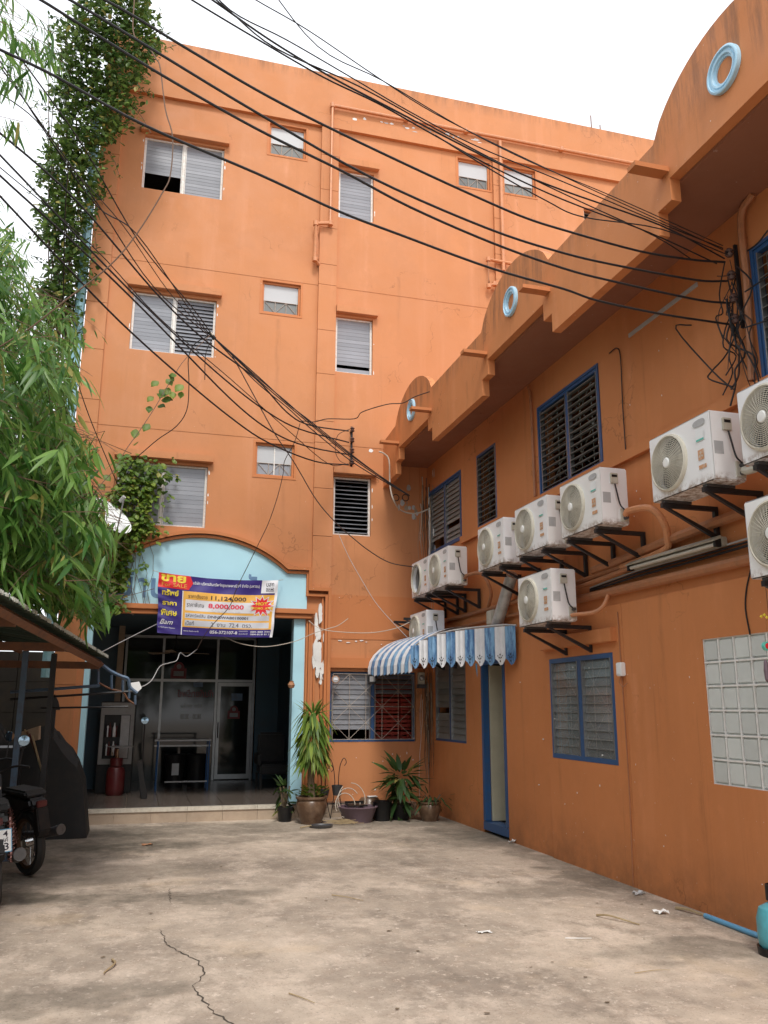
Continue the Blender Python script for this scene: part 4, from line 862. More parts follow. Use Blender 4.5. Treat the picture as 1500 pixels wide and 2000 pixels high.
# ------------------------------------------------------------------ banner
bn = thing('sale_banner', 'purple, orange and white For Sale banner hung under the blue arch', 'banner', (1.05, 13.1, 2.65))
cTL, cTR, cBR, cBL = (np.array(on(1, 13.1, *p)) for p in ((309.5, 1118), (543.5, 1134), (531, 1245), (307, 1236)))
def bmap_(u, v, lift=0.):
    p = (cBL*(1-u)+cBR*u)*(1-v)+(cTL*(1-u)+cTR*u)*v
    sag = .042*4*u*(1-u)*(.55+.45*v)
    wr = .010*math.sin(9*u+3*v)+.006*math.sin(23*(u-.6*v))*v+.014*math.sin(14*(v+u*.3))*(1-u)*u*2
    wr += .008*math.sin(40*(u*.7+v))*max(0, 1-5*u)*1.0 + .008*math.sin(34*(u-.5*v))*max(0, (u-.8)*5)
    return (p[0]+.006*math.sin(11*v)*(1 if u > .5 else -1)*(abs(u-.5)*2)**6, p[1]-.03+wr*1.3-lift, p[2]-sag)
def patch(u0, u1, v0, v1, mat, lift, name, par=None, shape=None, nu=None):
    m_ = M()
    if shape is None:
        nu = nu or max(2, int((u1-u0)*60)); nv = max(2, int((v1-v0)*30)); vs = [bmap_(u0+(u1-u0)*i/nu, v0+(v1-v0)*j/nv, lift) for j in range(nv+1) for i in range(nu+1)]
        m_.add(vs, [(j*(nu+1)+i, j*(nu+1)+i+1, (j+1)*(nu+1)+i+1, (j+1)*(nu+1)+i) for j in range(nv) for i in range(nu)])
    else: m_.add([bmap_(*q, lift) for q in shape], [tuple(range(len(shape)))])
    return m_.build(name, mat, par or bn, True)
patch(0, 1, 0, 1, M_NAVY, 0, 'cloth')
patch(.978, 1, 0, 1, M_BWHT, .0015, 'print_panel')
patch(.205, .978, .135, .74, M_BORA, .0015, 'print_panel')
patch(.20, .208, .0, .74, M_BWHT, .003, 'print_panel')
patch(.0, .25, .76, 1., M_BRED, .0015, 'print_panel'); patch(0, 0, 0, 0, M_BRED, .0015, 'print_panel', shape=[(.25, .76), (.285, .88), (.26, 1.0), (.25, 1.)])
patch(.86, .978, .77, 1., M_BWHT, .003, 'print_panel')
for v0, v1, c in ((.415, .60, M_BWHT), (.285, .375, M_BGRY), (.155, .255, M_BGRY)): patch(.228, .955, v0, v1, c, .003, 'print_panel')
patch(.90, .966, .80, .865, M_BBLK, .0045, 'print_panel'); patch(.904, .962, .808, .857, M_BWHT, .0055, 'print_panel')
def bt_(txt, u0, u1, v0, v1, mat, bold=0, shear=0, lift=.006): lettering(txt, u0, u1, v0, v1, lambda u, v: bmap_(u, v, lift), mat, bn, 'lettering', bold, shear)
bt_('ขาย', .02, .225, .865, .985, M_BYEL, .04); bt_('For SALE', .03, .235, .785, .85, M_BORA)
bt_('ทรัพย์', .035, .17, .635, .735, M_BYEL, .03); bt_('ราคา', .035, .155, .475, .535, M_BYEL, .03); bt_('พิเศษ', .025, .16, .30, .40, M_BYEL, .03)
bt_('Bam', .02, .13, .155, .235, M_BWHT, .01, .4); bt_('In The Future Together', .012, .15, .085, .11, M_BWHT)
bt_('บริษัท บริหารสินทรัพย์กรุงเทพพาณิชย์ จำกัด (มหาชน)', .285, .845, .85, .925, M_BWHT, .01)
bt_('บสก', .90, .966, .885, .955, M_BBLK, .02); bt_('BAM', .908, .958, .815, .85, M_BBLK, .02, 0, .0075)
bt_('ราคาตั้งขาย', .25, .41, .63, .70, M_BBLK); bt_('11,124,000', .44, .74, .612, .695, M_BBLK, .02)
bt_('ราคาพิเศษ', .24, .385, .48, .55, M_BBLK); bt_('8,000,000', .42, .725, .465, .56, M_BPNK, .03)
bt_('วันนี้ ถึง 30 ธันวาคม 2566', .45, .70, .42, .45, M_BGRY)
bt_('รหัสทรัพย์สิน', .235, .40, .305, .365, M_BBLK); bt_('DNNSWAB0100001', .42, .77, .305, .352, M_BBLK, .02)
bt_('เนื้อที่', .235, .305, .17, .24, M_BBLK); bt_('2  งาน  72.4  ตรว.', .45, .81, .165, .235, M_BBLK)
bt_('www.bam.co.th', .22, .35, .06, .085, M_BWHT); bt_('056-372107-8', .445, .685, .045, .10, M_BWHT, .02)
bt_('คุณมะปราง', .70, .775, .085, .115, M_BWHT); bt_('คุณวันดี', .70, .775, .04, .07, M_BWHT); bt_('089-480 344', .80, .97, .08, .108, M_BWHT, .01); bt_('084-818 813', .80, .97, .038, .066, M_BWHT, .01)
def star(c, r, k, mat, lift):
    pts = []
    for i in range(2*k):
        a = PI/2+PI*i/k; rr = r*(1.0 if i % 2 == 0 else .60)*(1.25 if i in (14,) else 1)
        pts.append((c[0]+rr*math.cos(a)*.60, c[1]+rr*math.sin(a)*1.))
    m_ = M(); m_.add([bmap_(*c, lift)]+[bmap_(*q, lift) for q in pts], [(0, 1+i, 1+(i+1) % (2*k)) for i in range(2*k)]); m_.build('star_burst', mat, bn)
star((.875, .545), .195, 12, M_BWHT, .0075); star((.875, .545), .165, 12, M_BRED, .009)
bt_('HOT', .825, .925, .555, .61, M_BYEL, .03, 0, .0105); bt_('PROMOTION', .785, .965, .485, .525, M_BYEL, .02, 0, .0105)
for c, e in ((cTL, (-.08, .04)), (cTR, (.09, .03))):
    M().tube([(c[0], c[1]-.03, c[2]), (c[0]+e[0], c[1]+.08, c[2]+e[1])], .004, 4).build('tie_string', M_CREAMW, bn)

# ------------------------------------------------------------------ carport
cp = thing('carport', 'dark carport roof of corrugated sheet on rusty beams along the left edge', 'carport', (-1.6, 8.5, 0))
e0, e1 = np.array(on(1, 5.6, -5, 1176)), np.array(on(1, 10.6, 200, 1289)); e0 = np.array(on(1, 7.2, 31, 1193)); dv = (e1-e0)/(10.6-7.2); e_near = e0-dv*1.9
def edge(y): return e0+dv*(y-7.2)
# corrugated sheets run left from the edge line and rise slightly; each sheet a part
ys = np.arange(3.3, 10.61, .73)
for j, yy in enumerate(np.arange(3.0, 11.2, .8)): M().box(-3.3+.012*(j % 2), -3.28+.012*(j % 2), yy-.03, yy+.83, 0, 2.75).build('added_shade_sheet', M_SHEET, cp)  # sheets added to close off light from the left
for a, b in zip(ys[:-1], ys[1:]):
    vs = []; nn = 28
    for i in range(nn+1):
        y = a+(b+.04-a)*i/nn; p = edge(y); zc = .012*math.sin(2*PI*(y-5.4)/.076*1)
        for dx, dz in ((.06, .0), (-3.6, .55)):
            vs.append((p[0]+dx, y, p[2]+dz+zc+.03)); 
    k = len(vs); vs += [(x, y, z-.006) for x, y, z in vs]
    fs = [(2*i, 2*i+1, 2*i+3, 2*i+2) for i in range(nn)]+[(k+2*i, k+2*i+1, k+2*i+3, k+2*i+2) for i in range(nn)]+[(2*i, 2*i+2, k+2*i+2, k+2*i) for i in range(nn)]
    M().add(vs, fs).build('roof_sheet', M_SHEET, cp)
    rim = M(); nn = 18
    for i in range(nn):
        y = a+(b-a)*(i+.5)/nn
        if random.random() < .25: continue
        p = edge(y); rim.box(p[0]+.045, p[0]+.068, y-.012, y+.012, p[2]+.02+.01*random.random(), p[2]+.055)
    rim.build('sheet_lip', M_SHEETE, cp)['kind'] = 'stuff'
pe = [edge(y) for y in (3.3, 10.6)]
M().tube([(pe[0][0]-.02, 3.3, pe[0][2]-.05), (pe[1][0]-.02, 10.6, pe[1][2]-.05)], .045, 4).build('edge_beam', M_RUST, cp)
for y in (4.0, 5.7, 7.3, 8.9, 10.55):
    p = edge(y); M().box(p[0]-3.6, p[0]-.02, y-.03, y+.03, p[2]-.11, p[2]-.03).build('cross_beam', M_RUST, cp)
for dx in (-.9, -1.8): M().tube([(edge(3.3)[0]+dx, 3.3, edge(3.3)[2]+.05), (edge(10.6)[0]+dx, 10.6, edge(10.6)[2]+.08)], .028, 4).build('purlin', M_RUST, cp)
for y, x in ((10.3, -1.25), (10.5, -.62-.35), (7.3, -2.1)): M().box(x-.03, x+.03, y-.03, y+.03, 0, edge(y)[2]-.05+.1).build('post', M_BLACK if y > 10.4 else M_BSTEEL, cp)
Yg = 10.65; G = lambda x, y: tuple(on(1, Yg, x, y))
M().tube(smoothpts([G(198, 1297), G(215, 1310), G(235, 1320), G(250, 1326), G(254, 1342), G(268, 1354)], 4), .022, 6).build('gable_curve', M_BSTEEL, cp)
M().tube(smoothpts([G(192, 1333), G(215, 1345), G(240, 1352), G(250, 1366), G(264, 1376)], 4), .012, 6).build('gable_curve', M_RUST, cp)
for a, b in (((192, 1304), (192, 1337)), ((218, 1318), (218, 1346)), ((240, 1328), (240, 1352)), ((253, 1345), (252, 1364)), ((264, 1358), (264, 1376))): M().tube([G(*a), G(*b)], .016, 6).build('gable_post', M_BSTEEL, cp)
M().tube([G(195, 1339), G(20, 1352)], .02, 6).build('gable_rail', M_BSTEEL, cp); M().tube([G(262, 1350), G(20, 1366)], .015, 6).build('gable_rail', M_BLACK, cp); M().tube([G(250, 1380), G(80, 1383)], .012, 6).build('gable_rail', M_BLACK, cp)
pw = M(); c_ = [G(*q) for q in ((252, 1334), (272, 1331), (277, 1344), (266, 1354), (258, 1346))]; pw.add(c_+[(x, y+.03, z) for x, y, z in c_], [(0, 1, 2, 3, 4), (9, 8, 7, 6, 5)]+[(i, (i+1) % 5, 5+(i+1) % 5, 5+i) for i in range(5)]); pw.build('torn_flashing', M_STK, cp)
rp = thing('finial_post', 'dark spear topped post under the carport', 'post', (-1.05, 11.9, 0)); M().box(-1.08, -1.02, 11.87, 11.93, 0, 1.55).build('shaft', M_BLACK, rp); M().prism([(-1.13, 1.55), (-.97, 1.55), (-1.0, 1.66), (-1.05, 1.75), (-1.1, 1.66)], 11.88, 11.92).build('spear_head', M_BLACK, rp)
# boundary wall behind the carport on the left
bw = thing('boundary_wall', 'dark weathered boundary wall behind the carport', 'wall', (-3.6, 9, 0))
M().box(-3.72, -3.66, .0, 16.19, 0, 2.49).build('mortar_core', M_GREYD, bw); M().box(-3.655, -1.25, 15.68, 15.72, 0, 2.49).build('mortar_core', M_GREYD, bw)
for j in range(18):
    for i in range(5): M().box(-3.8, -3.6, j*.9, j*.9+.892, .5*i, .5*i+.493).build('wall_block', M_GREYD, bw)
for j in range(3):
    for i in range(5): M().box(-3.59+j*.8, -2.8+j*.8, 15.6, 15.8, .5*i, .5*i+.493).build('wall_block', M_GREYD, bw)
nb_ = thing('added_shading_trees', 'unseen leafy row added beyond the left boundary wall to darken annex and carport', 'trees', (-6.5, 6, 0))  # out-of-view row, added to darken annex, carport and porch


# ------------------------------------------------------------------ motorcycles
def make_moto():
    t = thing('motorcycle', 'x', 'motorcycle', (0, 0, 0), 'motorcycles parked under the carport')
    for x, nm in ((-.6, 'rear'), (.6, 'front')):
        w = M().lathe([(.235, -.035), (.28, -.04), (.30, 0), (.28, .04), (.235, .035)], 32, (x, 0, .30), 'Y').build('wheel', M_TYRE, t, True)
        rmm = M().lathe([(.205, -.02), (.24, -.025), (.24, .025), (.205, .02)], 32, (x, 0, .30), 'Y', True)
        rmm.build('rim', M_RIM, w, True)
        spk = M(); spk.lathe([(0, -.04), (.04, -.04), (.04, .04), (0, .04)], 12, (x, 0, .30), 'Y')
        for k in range(18): a = 2*PI*k/18; spk.tube([(x+.03*math.cos(a+.5), .03*(-1)**k, .3+.03*math.sin(a+.5)), (x+.22*math.cos(a), 0, .3+.22*math.sin(a))], .002, 3)
        spk.build('spokes', M_CHROME, w)
    M().prism([(-.85, .66), (-.80, .74), (-.3, .76), (-.12, .70), (.05, .52), (.25, .45), (.42, .75), (.47, .98), (.52, .98), (.56, .72), (.45, .42), (.3, .30), (-.15, .30), (-.35, .42), (-.6, .60)], -.09, .09).build('body_shell', M_BLK, t, bevel=.03)
    M().prism([(-.80, .75), (-.75, .81), (-.3, .82), (-.15, .75), (-.3, .76)], -.11, .11).build('seat', M_TYRE, t, bevel=.02)
    M().prism([(-.95, .45), (-.9, .66), (-.84, .66), (-.8, .5), (-.9, .38)], -.06, .06).build('rear_mudguard', M_BLK, t, bevel=.01)
    M().prism([(.30, .52), (.35, .60), (.6, .645), (.85, .56), (.9, .45), (.86, .47), (.6, .62), (.4, .57)], -.055, .055).build('front_mudguard', M_BLK, t, bevel=.01)
    for y in (-.07, .07): M().tube([(.6, y, .3), (.47, y, .85)], .018, 8).build('front_fork', M_CHROME, t, True)
    hb = M(); hb.tube(smoothpts([(.35, -.33, 1.0), (.42, -.2, 1.02), (.47, 0, .97), (.42, .2, 1.02), (.35, .33, 1.0)], 4), .012, 6); hb.build('handlebar', M_BLACK, t, True)
    for y in (-.24, .24):
        mr_ = M(); mr_.tube([(.42, y, 1.02), (.44, y*1.2, 1.2)], .006, 5); mr_.build('mirror_stem', M_BLACK, t)
        M().lathe([(0, -.012), (.05, -.01), (.055, 0), (.05, .006), (0, .008)], 18, (.44, y*1.2, 1.25), 'X').build('mirror', M_MIRR, t, True)
    M().tube([(-.25, -.13, .32), (-.55, -.16, .34), (-.92, -.17, .42)], .03, 10, r1=.05).build('exhaust', M_MUFF, t, True); M().lathe([(.0, 0), (.022, 0), (.022, -.004), (.048, -.004), (.052, .01)], 16, (-.925, -.17, .422), 'X').build('exhaust_tip', M_MUFF, t, True)
    en = M().box(-.12, .15, -.10, .10, .26, .46).build('engine', M_MUFF, t, bevel=.03)
    for y in (-.12, .12):
        sp = M(); 
        hel = [(-.6+.14*s+.028*math.cos(s*60), y+.028*math.sin(s*60), .34+.3*s) for s in np.linspace(0, 1, 70)]; sp.tube(hel, .005, 4); sp.tube([(-.6, y, .32), (-.45, y, .66)], .012, 6); sp.build('shock_absorber', M_RUSTC, t)
    M().box(-.90, -.86, -.05, .05, .66, .72).build('tail_light', M_REDC, t, bevel=.008)
    pl = M().box(-.925, -.921, -.11, .11, .46, .63).build('number_plate', M_STK, t)
    pl_b = M(); 
    for q in ((-.112, .112, .628, .634), (-.112, .112, .456, .462), (-.114, -.108, .46, .63), (.108, .114, .46, .63)): pl_b.box(-.927, -.920, q[0], q[1], q[2], q[3])
    pl_b.build('plate_rim', M_BPVC, pl)
    for tx, a0, a1, z0, z1 in (('1กข 4', -.085, .085, .575, .62), ('นครสวรรค์', -.085, .085, .535, .57), ('2113', -.09, .09, .472, .528)): lettering(tx, a0, a1, z0, z1, lambda a, c: (-.9265, -a, c), M_BBLK, pl, 'plate_text', .01)
    return t
M_RIM = simple('rim_paint', (.09, .045, .02), .5, .3); M_RUSTC = simple('shock_chrome', (.30, .14, .12), .3, .5)
m1 = make_moto(); m2 = copy_tree(m1); 
# first bike: tail towards the camera, plate just inside the left edge
def place(o, pt_local, target, rz, tilt=0):
    o.rotation_euler = (tilt, 0, rz); Rm = Matrix.Rotation(rz, 3, 'Z') @ Matrix.Rotation(tilt, 3, 'X')
    v = Vector(target)-Rm @ Vector(pt_local); o.location = (v.x, v.y, 0)
place(m1, (-.925, .0, .545), on(1, 7.75, -8, 1655), math.radians(100), math.radians(-6)); m1['label'] = 'black motorcycle showing its white number plate at the left edge'
place(m2, (-.6, 0, .30), on(1, 9.4, 52, 1678), math.radians(122), math.radians(-6)); m2['label'] = 'black motorcycle with brown wheel rim, behind the one with the plate'
for ch in list(m2.children):
    if ch.name.split('.')[0] in ('number_plate',):
        for c2 in list(ch.children): D.objects.remove(c2)
        D.objects.remove(ch)

# clutter in and before the porch
def P_(x, y, Y): return on(1, Y, x, y)
cb = thing('cardboard_box', 'tilted pale cardboard box on the pile behind the motorcycles', 'box', tuple(P_(52, 1455, 10.9)))
q = [P_(27, 1434, 10.9), P_(76, 1418, 10.9), P_(75, 1445, 10.9), P_(31, 1457, 10.9)]; m_ = M(); m_.add([tuple(p) for p in q]+[(p[0], p[1]+.22, p[2]) for p in q], [(0, 1, 2, 3), (7, 6, 5, 4), (0, 1, 5, 4), (1, 2, 6, 5), (2, 3, 7, 6), (3, 0, 4, 7)]); m_.build('carton', M_CARD, cb)
pt = thing('storage_rack', 'dark rack heaped with odds and ends behind the motorcycles', 'rack', (-1.6, 11.0, 0))
for x in (-2.3, -1.35):
    for y in (10.95, 11.5): M().box(x-.02, x+.02, y-.02, y+.02, 0, 1.22).build('leg', M_BLACK, pt)
M().box(-2.35, -1.3, 10.9, 11.55, 1.1, 1.13).build('shelf', M_BLACK, pt); M().box(-2.35, -1.3, 10.9, 11.55, .55, .58).build('shelf', M_BLACK, pt)
for k in range(4):
    s0 = P_(48+k*5, 1425+k*4, 10.8-.05*k); s1 = P_(72+k*3, 1470+k*12, 10.7-.05*k); tag(M().tube([tuple(s0), tuple(s1)], .009+.003*(k % 2), 5).build('bamboo_stick', (M_STICK, M_TWIG, M_REDC, M_STICK)[k], None), ('thin pale', 'dark brown', 'dull red', 'thick pale')[k]+' stick leaning against the box behind the motorcycles', 'stick', 'sticks by the box')
th_ = thing('added_shade_heap', 'black tarpaulin heap added in place of shade under the far carport end', 'heap', (-1.5, 11.9, 0)); tm_ = M(); NX, NY = 22, 12  # added heap: its black bulk stands in for deep carport shade
tm_.add([(-2.6+2.08*i/NX, 11.75+.75*j/NY, max(0, (1.2-.12*(i/NX)+.16*math.sin(i*.9)+.1*math.sin(j*1.3+i*.4)+random.uniform(-.03, .03))*min(1, 9.*min(i/NX, 1-i/NX, 1.2*j/NY, 1.2*(1-j/NY)))**.6)) for j in range(NY+1) for i in range(NX+1)], [(j*(NX+1)+i, j*(NX+1)+i+1, (j+1)*(NX+1)+i+1, (j+1)*(NX+1)+i) for j in range(NY) for i in range(NX)])
tm_.build('cover', M_TARP, th_, True)
fgx, fgy = -.33, 15.35
fr_ = thing('drinks_fridge', 'white framed drinks fridge with bottles behind its glass, inside the porch', 'fridge', (fgx, fgy, .2))
M().box(fgx-.28, fgx+.28, fgy+.02, fgy+.55, .2, 1.68).build('cabinet', M_BLK, fr_, bevel=.01)
f_ = M(); f_.box(fgx-.27, fgx+.27, fgy-.02, fgy+.018, 1.46, 1.66); f_.box(fgx-.27, fgx-.21, fgy-.02, fgy+.018, .75, 1.458); f_.box(fgx+.21, fgx+.27, fgy-.02, fgy+.018, .75, 1.458); f_.box(fgx-.27, fgx+.27, fgy-.02, fgy+.018, .66, .748); f_.build('door_frame', M_DIMF if 'M_DIMF' in globals() else M_STK, fr_)
M().box(fgx+.06, fgx+.2, fgy-.015, fgy+.015, .76, 1.45).build('menu_panel', M_GREY, fr_)
for k in range(7):
    for z in (.80, 1.1): M().lathe([(0, 0), (.026, 0), (.026, .14), (.01, .19), (.01, .23), (0, .23)], 8, (fgx-.18+k*.035, fgy+.01+.02*(k % 2), z)).build('bottle', (M_BLK, M_STK, M_REDC)[k % 3], fr_, True)
M().box(fgx-.24, fgx+.24, fgy-.022, fgy-.018, .22, .64).build('lower_panel', M_BLK, fr_)
gc = thing('gas_cylinder', 'dark red gas cylinder with a burner on top, on the porch floor', 'gas cylinder', (-.29, 15.0, .2))
M().lathe([(0, 0), (.12, 0), (.14, .03), (.145, .1), (.145, .36), (.12, .43), (.05, .47), (.04, .5), (0, .5)], 20, (-.29, 15.0, .2)).build('tank', M_REDC, gc, True); M().lathe([(.09, .46), (.1, .46), (.1, .58), (.09, .58)], 18, (-.29, 15.0, .2), 'Z', True).build('collar', M_REDC, gc, True)
M().tube([(-.29, 15, .7), (-.29, 15, .92)], .03, 8).build('valve', M_CHROME, gc, True); M().lathe([(0, .93), (.19, .95), (.20, .965), (0, .96)], 20, (-.24, 15.0, 0)).build('burner_pan', M_GREY, gc, True)
mi = thing('round_mirror', 'round blue tinted mirror on a thin dark stand inside the porch', 'mirror', (.11, 14.6, .2)); M().lathe([(0, -.01), (.055, -.008), (.06, 0), (0, .01)], 24, (.11, 14.55, 1.38), 'Y').build('glass', M_MIRR, mi, True); M().tube([(.11, 14.57, 1.33), (.12, 14.6, .2)], .012, 6).build('stand', M_BLACK, mi)
lb = thing('leaning_board', 'narrow dark board leaning upright on the porch floor', 'board', (.24, 14.35, .2)); M().prism([(.03, .2+.55), (.10, .2+.60), (.16, .46), (.22, .28), (.21, .2), (.13, .2), (.10, .36)], 14.3, 14.34).build('board', M_BLK, lb, bevel=.008)
tb = thing('steel_table', 'narrow steel table with blue legs in front of the shop window', 'table', (.78, 15.6, .2))
M().box(.30, 1.25, 15.5, 15.95, 1.02, 1.045).build('tabletop', M_GREY, tb); M().box(.30, 1.25, 15.5, 15.53, .93, .955).build('rail', M_GREY, tb); M().box(.50, 1.22, 15.5, 15.525, .34, .36).build('rail', M_GREY, tb)
for x in (.36, 1.22):
    for y in (15.5, 15.93): M().tube([(x, y, .2), (x, y, 1.02)], .014, 6).build('leg', M_BSTEELB if 'M_BSTEELB' in globals() else M_DBLUE, tb)
for i, x in enumerate((.68, 1.07)):
    bb_ = thing('waste_bin', ('black bin with a white notice taped on, under the steel table', 'black bin without a notice, right of the other bin')[i], 'bin', (x, 16.2, .2), 'bins under the table'); M().lathe([(0, 0), (.15, 0), (.18, .55), (.19, .57), (.17, .57), (0, .5)], 20, (x, 16.2, .2)).build('body', M_BLK, bb_, True)
    if i == 0: M().box(x-.05, x+.07, 16.0, 16.005, .42, .62).build('notice', M_GREY, bb_)
ch = thing('armchair', 'dark armchair at the right end of the porch', 'chair', (2.3, 15.5, .2)); M().box(2.1, 2.6, 15.4, 15.9, .45, .62).build('seat', M_BLK, ch, bevel=.03); M().box(2.12, 2.6, 15.9, 16.0, .6, 1.15).build('backrest', M_BLK, ch, bevel=.04); M().box(2.06, 2.12, 15.4, 15.98, .6, .8).build('armrest', M_BLK, ch, bevel=.02)
for x in (2.12, 2.58):
    for y in (15.42, 15.95): M().box(x-.02, x+.02, y-.02, y+.02, .2, .45).build('leg', M_BLK, ch)

# ------------------------------------------------------------------ foliage machinery
def leaf_template(kind):
    if kind == 'long':    # narrow folded blade that droops
        st = [(0, .0, 0), (.15, .5, -.0), (.4, .62, -.01), (.7, .42, -.05), (1., .02, -.12)]
        V = []; 
        for t, w, z in st: V += [(-w*.09, t, z+.018*w*1.2), (0, t, z), (w*.09, t, z+.018*w*1.2)]
        Fc = [(3*i+j, 3*i+j+1, 3*i+j+4, 3*i+j+3) for i in range(4) for j in range(2)]
    else:                 # rounded leaf
        st = [(0, .05), (.2, .62), (.5, .95), (.78, .62), (1, .04)]; V = []
        for t, w in st: V += [(-w*.36, t, .07*w+.05*t), (0, t, -.10*t*t), (w*.36, t, .07*w+.05*t)]
        Fc = [(3*i+j, 3*i+j+1, 3*i+j+4, 3*i+j+3) for i in range(4) for j in range(2)]
    return np.array(V), Fc
def basis(ydir, updir, roll=0):
    y = Vector(ydir).normalized(); x = y.cross(Vector(updir)); x = x.normalized() if x.length > 1e-4 else y.orthogonal().normalized(); z = x.cross(y)
    m_ = Matrix((x, y, z)).transposed(); return m_ @ Matrix.Rotation(roll, 3, 'Y')
def foliage(parent, mats4, kind, mat, nobj, name='leaf', stuff='leaf_mass'):
    V, Fc = leaf_template(kind); nV = len(V)
    d = [np.linalg.norm(np.array(m_.translation)-CC) for m_ in mats4]; order = np.argsort(d); org = ORG[parent.name]
    vis = [i for i in order if -20 < proj(mats4[i].translation)[0] < 1520 and -20 < proj(mats4[i].translation)[1] < 2020][:nobj]; vs_ = set(vis)
    me = D.meshes.new(name); me.from_pydata([tuple(v) for v in V], [], Fc); me.materials.append(mat); me.shade_smooth()
    for i in vis:
        o = D.objects.new(name, me); o.matrix_basis = Matrix.Translation(-org) @ mats4[i]; link(o, parent, org)
    rest = [m_ for i, m_ in enumerate(mats4) if i not in vs_]
    if rest:
        A = np.array([np.array(m_) for m_ in rest]); VV = np.einsum('nij,kj->nki', A[:, :3, :3], V)+A[:, None, :3, 3]-np.array(org)
        n_ = len(rest); FF = (np.array(Fc)[None]+(np.arange(n_)*nV)[:, None, None]).reshape(-1, 4)
        me2 = D.meshes.new(stuff); me2.vertices.add(n_*nV); me2.vertices.foreach_set('co', VV.reshape(-1).astype(np.float32))
        me2.loops.add(FF.size); me2.loops.foreach_set('vertex_index', FF.reshape(-1).astype(np.int32)); me2.polygons.add(len(FF)); me2.polygons.foreach_set('loop_start', (np.arange(len(FF))*4).astype(np.int32))
        me2.update(calc_edges=True); me2.materials.append(mat); me2.shade_smooth()
        o = D.objects.new(stuff, me2); link(o, parent, org); o['kind'] = 'stuff'
def inpoly(x, y, P):
    c = False; j = len(P)-1
    for i in range(len(P)):
        if (P[i][1] > y) != (P[j][1] > y) and x < (P[j][0]-P[i][0])*(y-P[i][1])/(P[j][1]-P[i][1])+P[i][0]: c = not c
        j = i
    return c
def m4(p, y, up, s, roll=0): return Matrix.Translation(Vector(p)) @ basis(y, up, roll).to_4x4() @ Matrix.Diagonal((s[0], s[1], s[1], 1))
# ---- bamboo
PBAM = [(-500, 200), (-60, 330), (15, 400), (45, 455), (75, 560), (130, 590), (165, 640), (150, 700), (140, 790), (165, 830), (175, 860), (195, 880), (175, 930), (190, 960), (220, 1010), (235, 1060), (225, 1110), (215, 1160), (210, 1195), (160, 1180), (90, 1160), (0, 1130), (-500, 1130)]
bam = thing('bamboo_clump', 'dense green bamboo clump with long drooping leaves along the left side', 'bamboo', (-2.8, 9.3, 0))
for k in range(14):
    x = random.uniform(-3.5, -1.9); y = random.uniform(8.2, 11.4); h = random.uniform(5, 8); lean = random.uniform(-.2, .5)
    M().tube(smoothpts([(x, y, 0), (x+.05*lean, y, h*.35), (x+.3*lean, y-.1, h*.7), (x+1.0*lean, y-.4, h)], 4), .032, 7, r1=.008).build('culm', M_CULM if 'M_CULM' in globals() else M_BARK, bam, True)
mats = []; br = M(); nb = 0; tries = 0
while nb < 1700 and tries < 80000:
    tries += 1
    px, py = random.uniform(-220, 240), random.uniform(330, 1200)
    far_ = py < 700+random.gauss(0, 60); d = random.uniform(9.0, 12.3) if far_ else (random.uniform(6.6, 9.5) if random.random() < .7 else random.uniform(9, 11.5)); lsc = .78 if far_ else 1.
    if not inpoly(px+10*math.sin(py*.05)+random.gauss(0, 8), py+12*math.sin(px*.07), PBAM): continue
    p = dep(px, py, d)
    if p[2] < 2.3 or p[0] > -.25 or (p[1] > 12.9 and p[0] > -1.5): continue
    nb += 1
    # a twig pointing outward and down with a fan of drooping leaves
    a = random.gauss(-.5, 1.1); dirv = Vector((math.cos(a), math.sin(a), random.uniform(-.55, .25))).normalized(); ln = random.uniform(.28, .6)
    p = Vector(p); tw = [p-dirv*ln*.8, p-dirv*ln*.3, p+Vector((0, 0, -.02)), p+dirv*ln*.4+Vector((0, 0, -.09))]
    br.tube([tuple(v) for v in tw], .004, 3, False, r1=.0015)
    nl = random.randint(9, 14)
    for i in range(nl):
        t = i/nl; q = tw[0].lerp(tw[3], t)+Vector((0, 0, -.03*t)); side = (-1)**i
        sdv = dirv.cross(Vector((0, 0, 1))).normalized()*side
        ld = (dirv*random.uniform(.2, 1.0)+sdv*random.uniform(.2, .9)+Vector((0, 0, random.uniform(-1.4, -.25)))).normalized()
        ln_ = random.uniform(.17, .36)*lsc; qx, qy = proj(q+ld*ln_)
        if 160 < qx < 240 and 972 < qy < 1052 and random.random() < .8: continue
        if qx > (238 if qy < 1080 else 222) or not inpoly(min(qx, 238), min(qy-45, 1190), [(x+8, y) for x, y in PBAM]) and random.random() < .75: continue
        mats.append(m4(q, ld, dirv+Vector((0, 0, .6)), (ln_*random.uniform(.95, 1.35), ln_), random.uniform(-.9, .9)))
PB2 = [(-150, -150), (10, -80), (45, -10), (55, 40), (50, 75), (92, 85), (92, 140), (60, 185), (20, 190), (-5, 205), (-150, 220)]; PB3 = [(-20, 230), (20, 240), (60, 262), (60, 300), (30, 320), (0, 300)]
n2 = 0
while n2 < 75:
    px, py = random.uniform(-150, 95), random.uniform(-150, 320)
    if not (inpoly(px, py, PB2) or (inpoly(px, py, PB3) and random.random() < .45)): continue
    n2 += 1; p = Vector(dep(px, py-25, random.uniform(6.6, 8.2))); a = random.uniform(-.6, .4); dirv = Vector((math.cos(a), math.sin(a), -.4)).normalized()
    br.tube([tuple(p-dirv*.35), tuple(p+dirv*.25)], .003, 3, False)
    for i in range(10):
        q = p+dirv*(.25*(i/10)); ld = (dirv*random.uniform(.1, .6)+Vector((random.uniform(-.6, .6), random.uniform(-.6, .6), random.uniform(-1.4, -.6)))).normalized(); ln_ = random.uniform(.15, .28)
        mats.append(m4(q, ld, dirv+Vector((0, 0, .6)), (ln_*1.1, ln_), random.uniform(-.9, .9)))
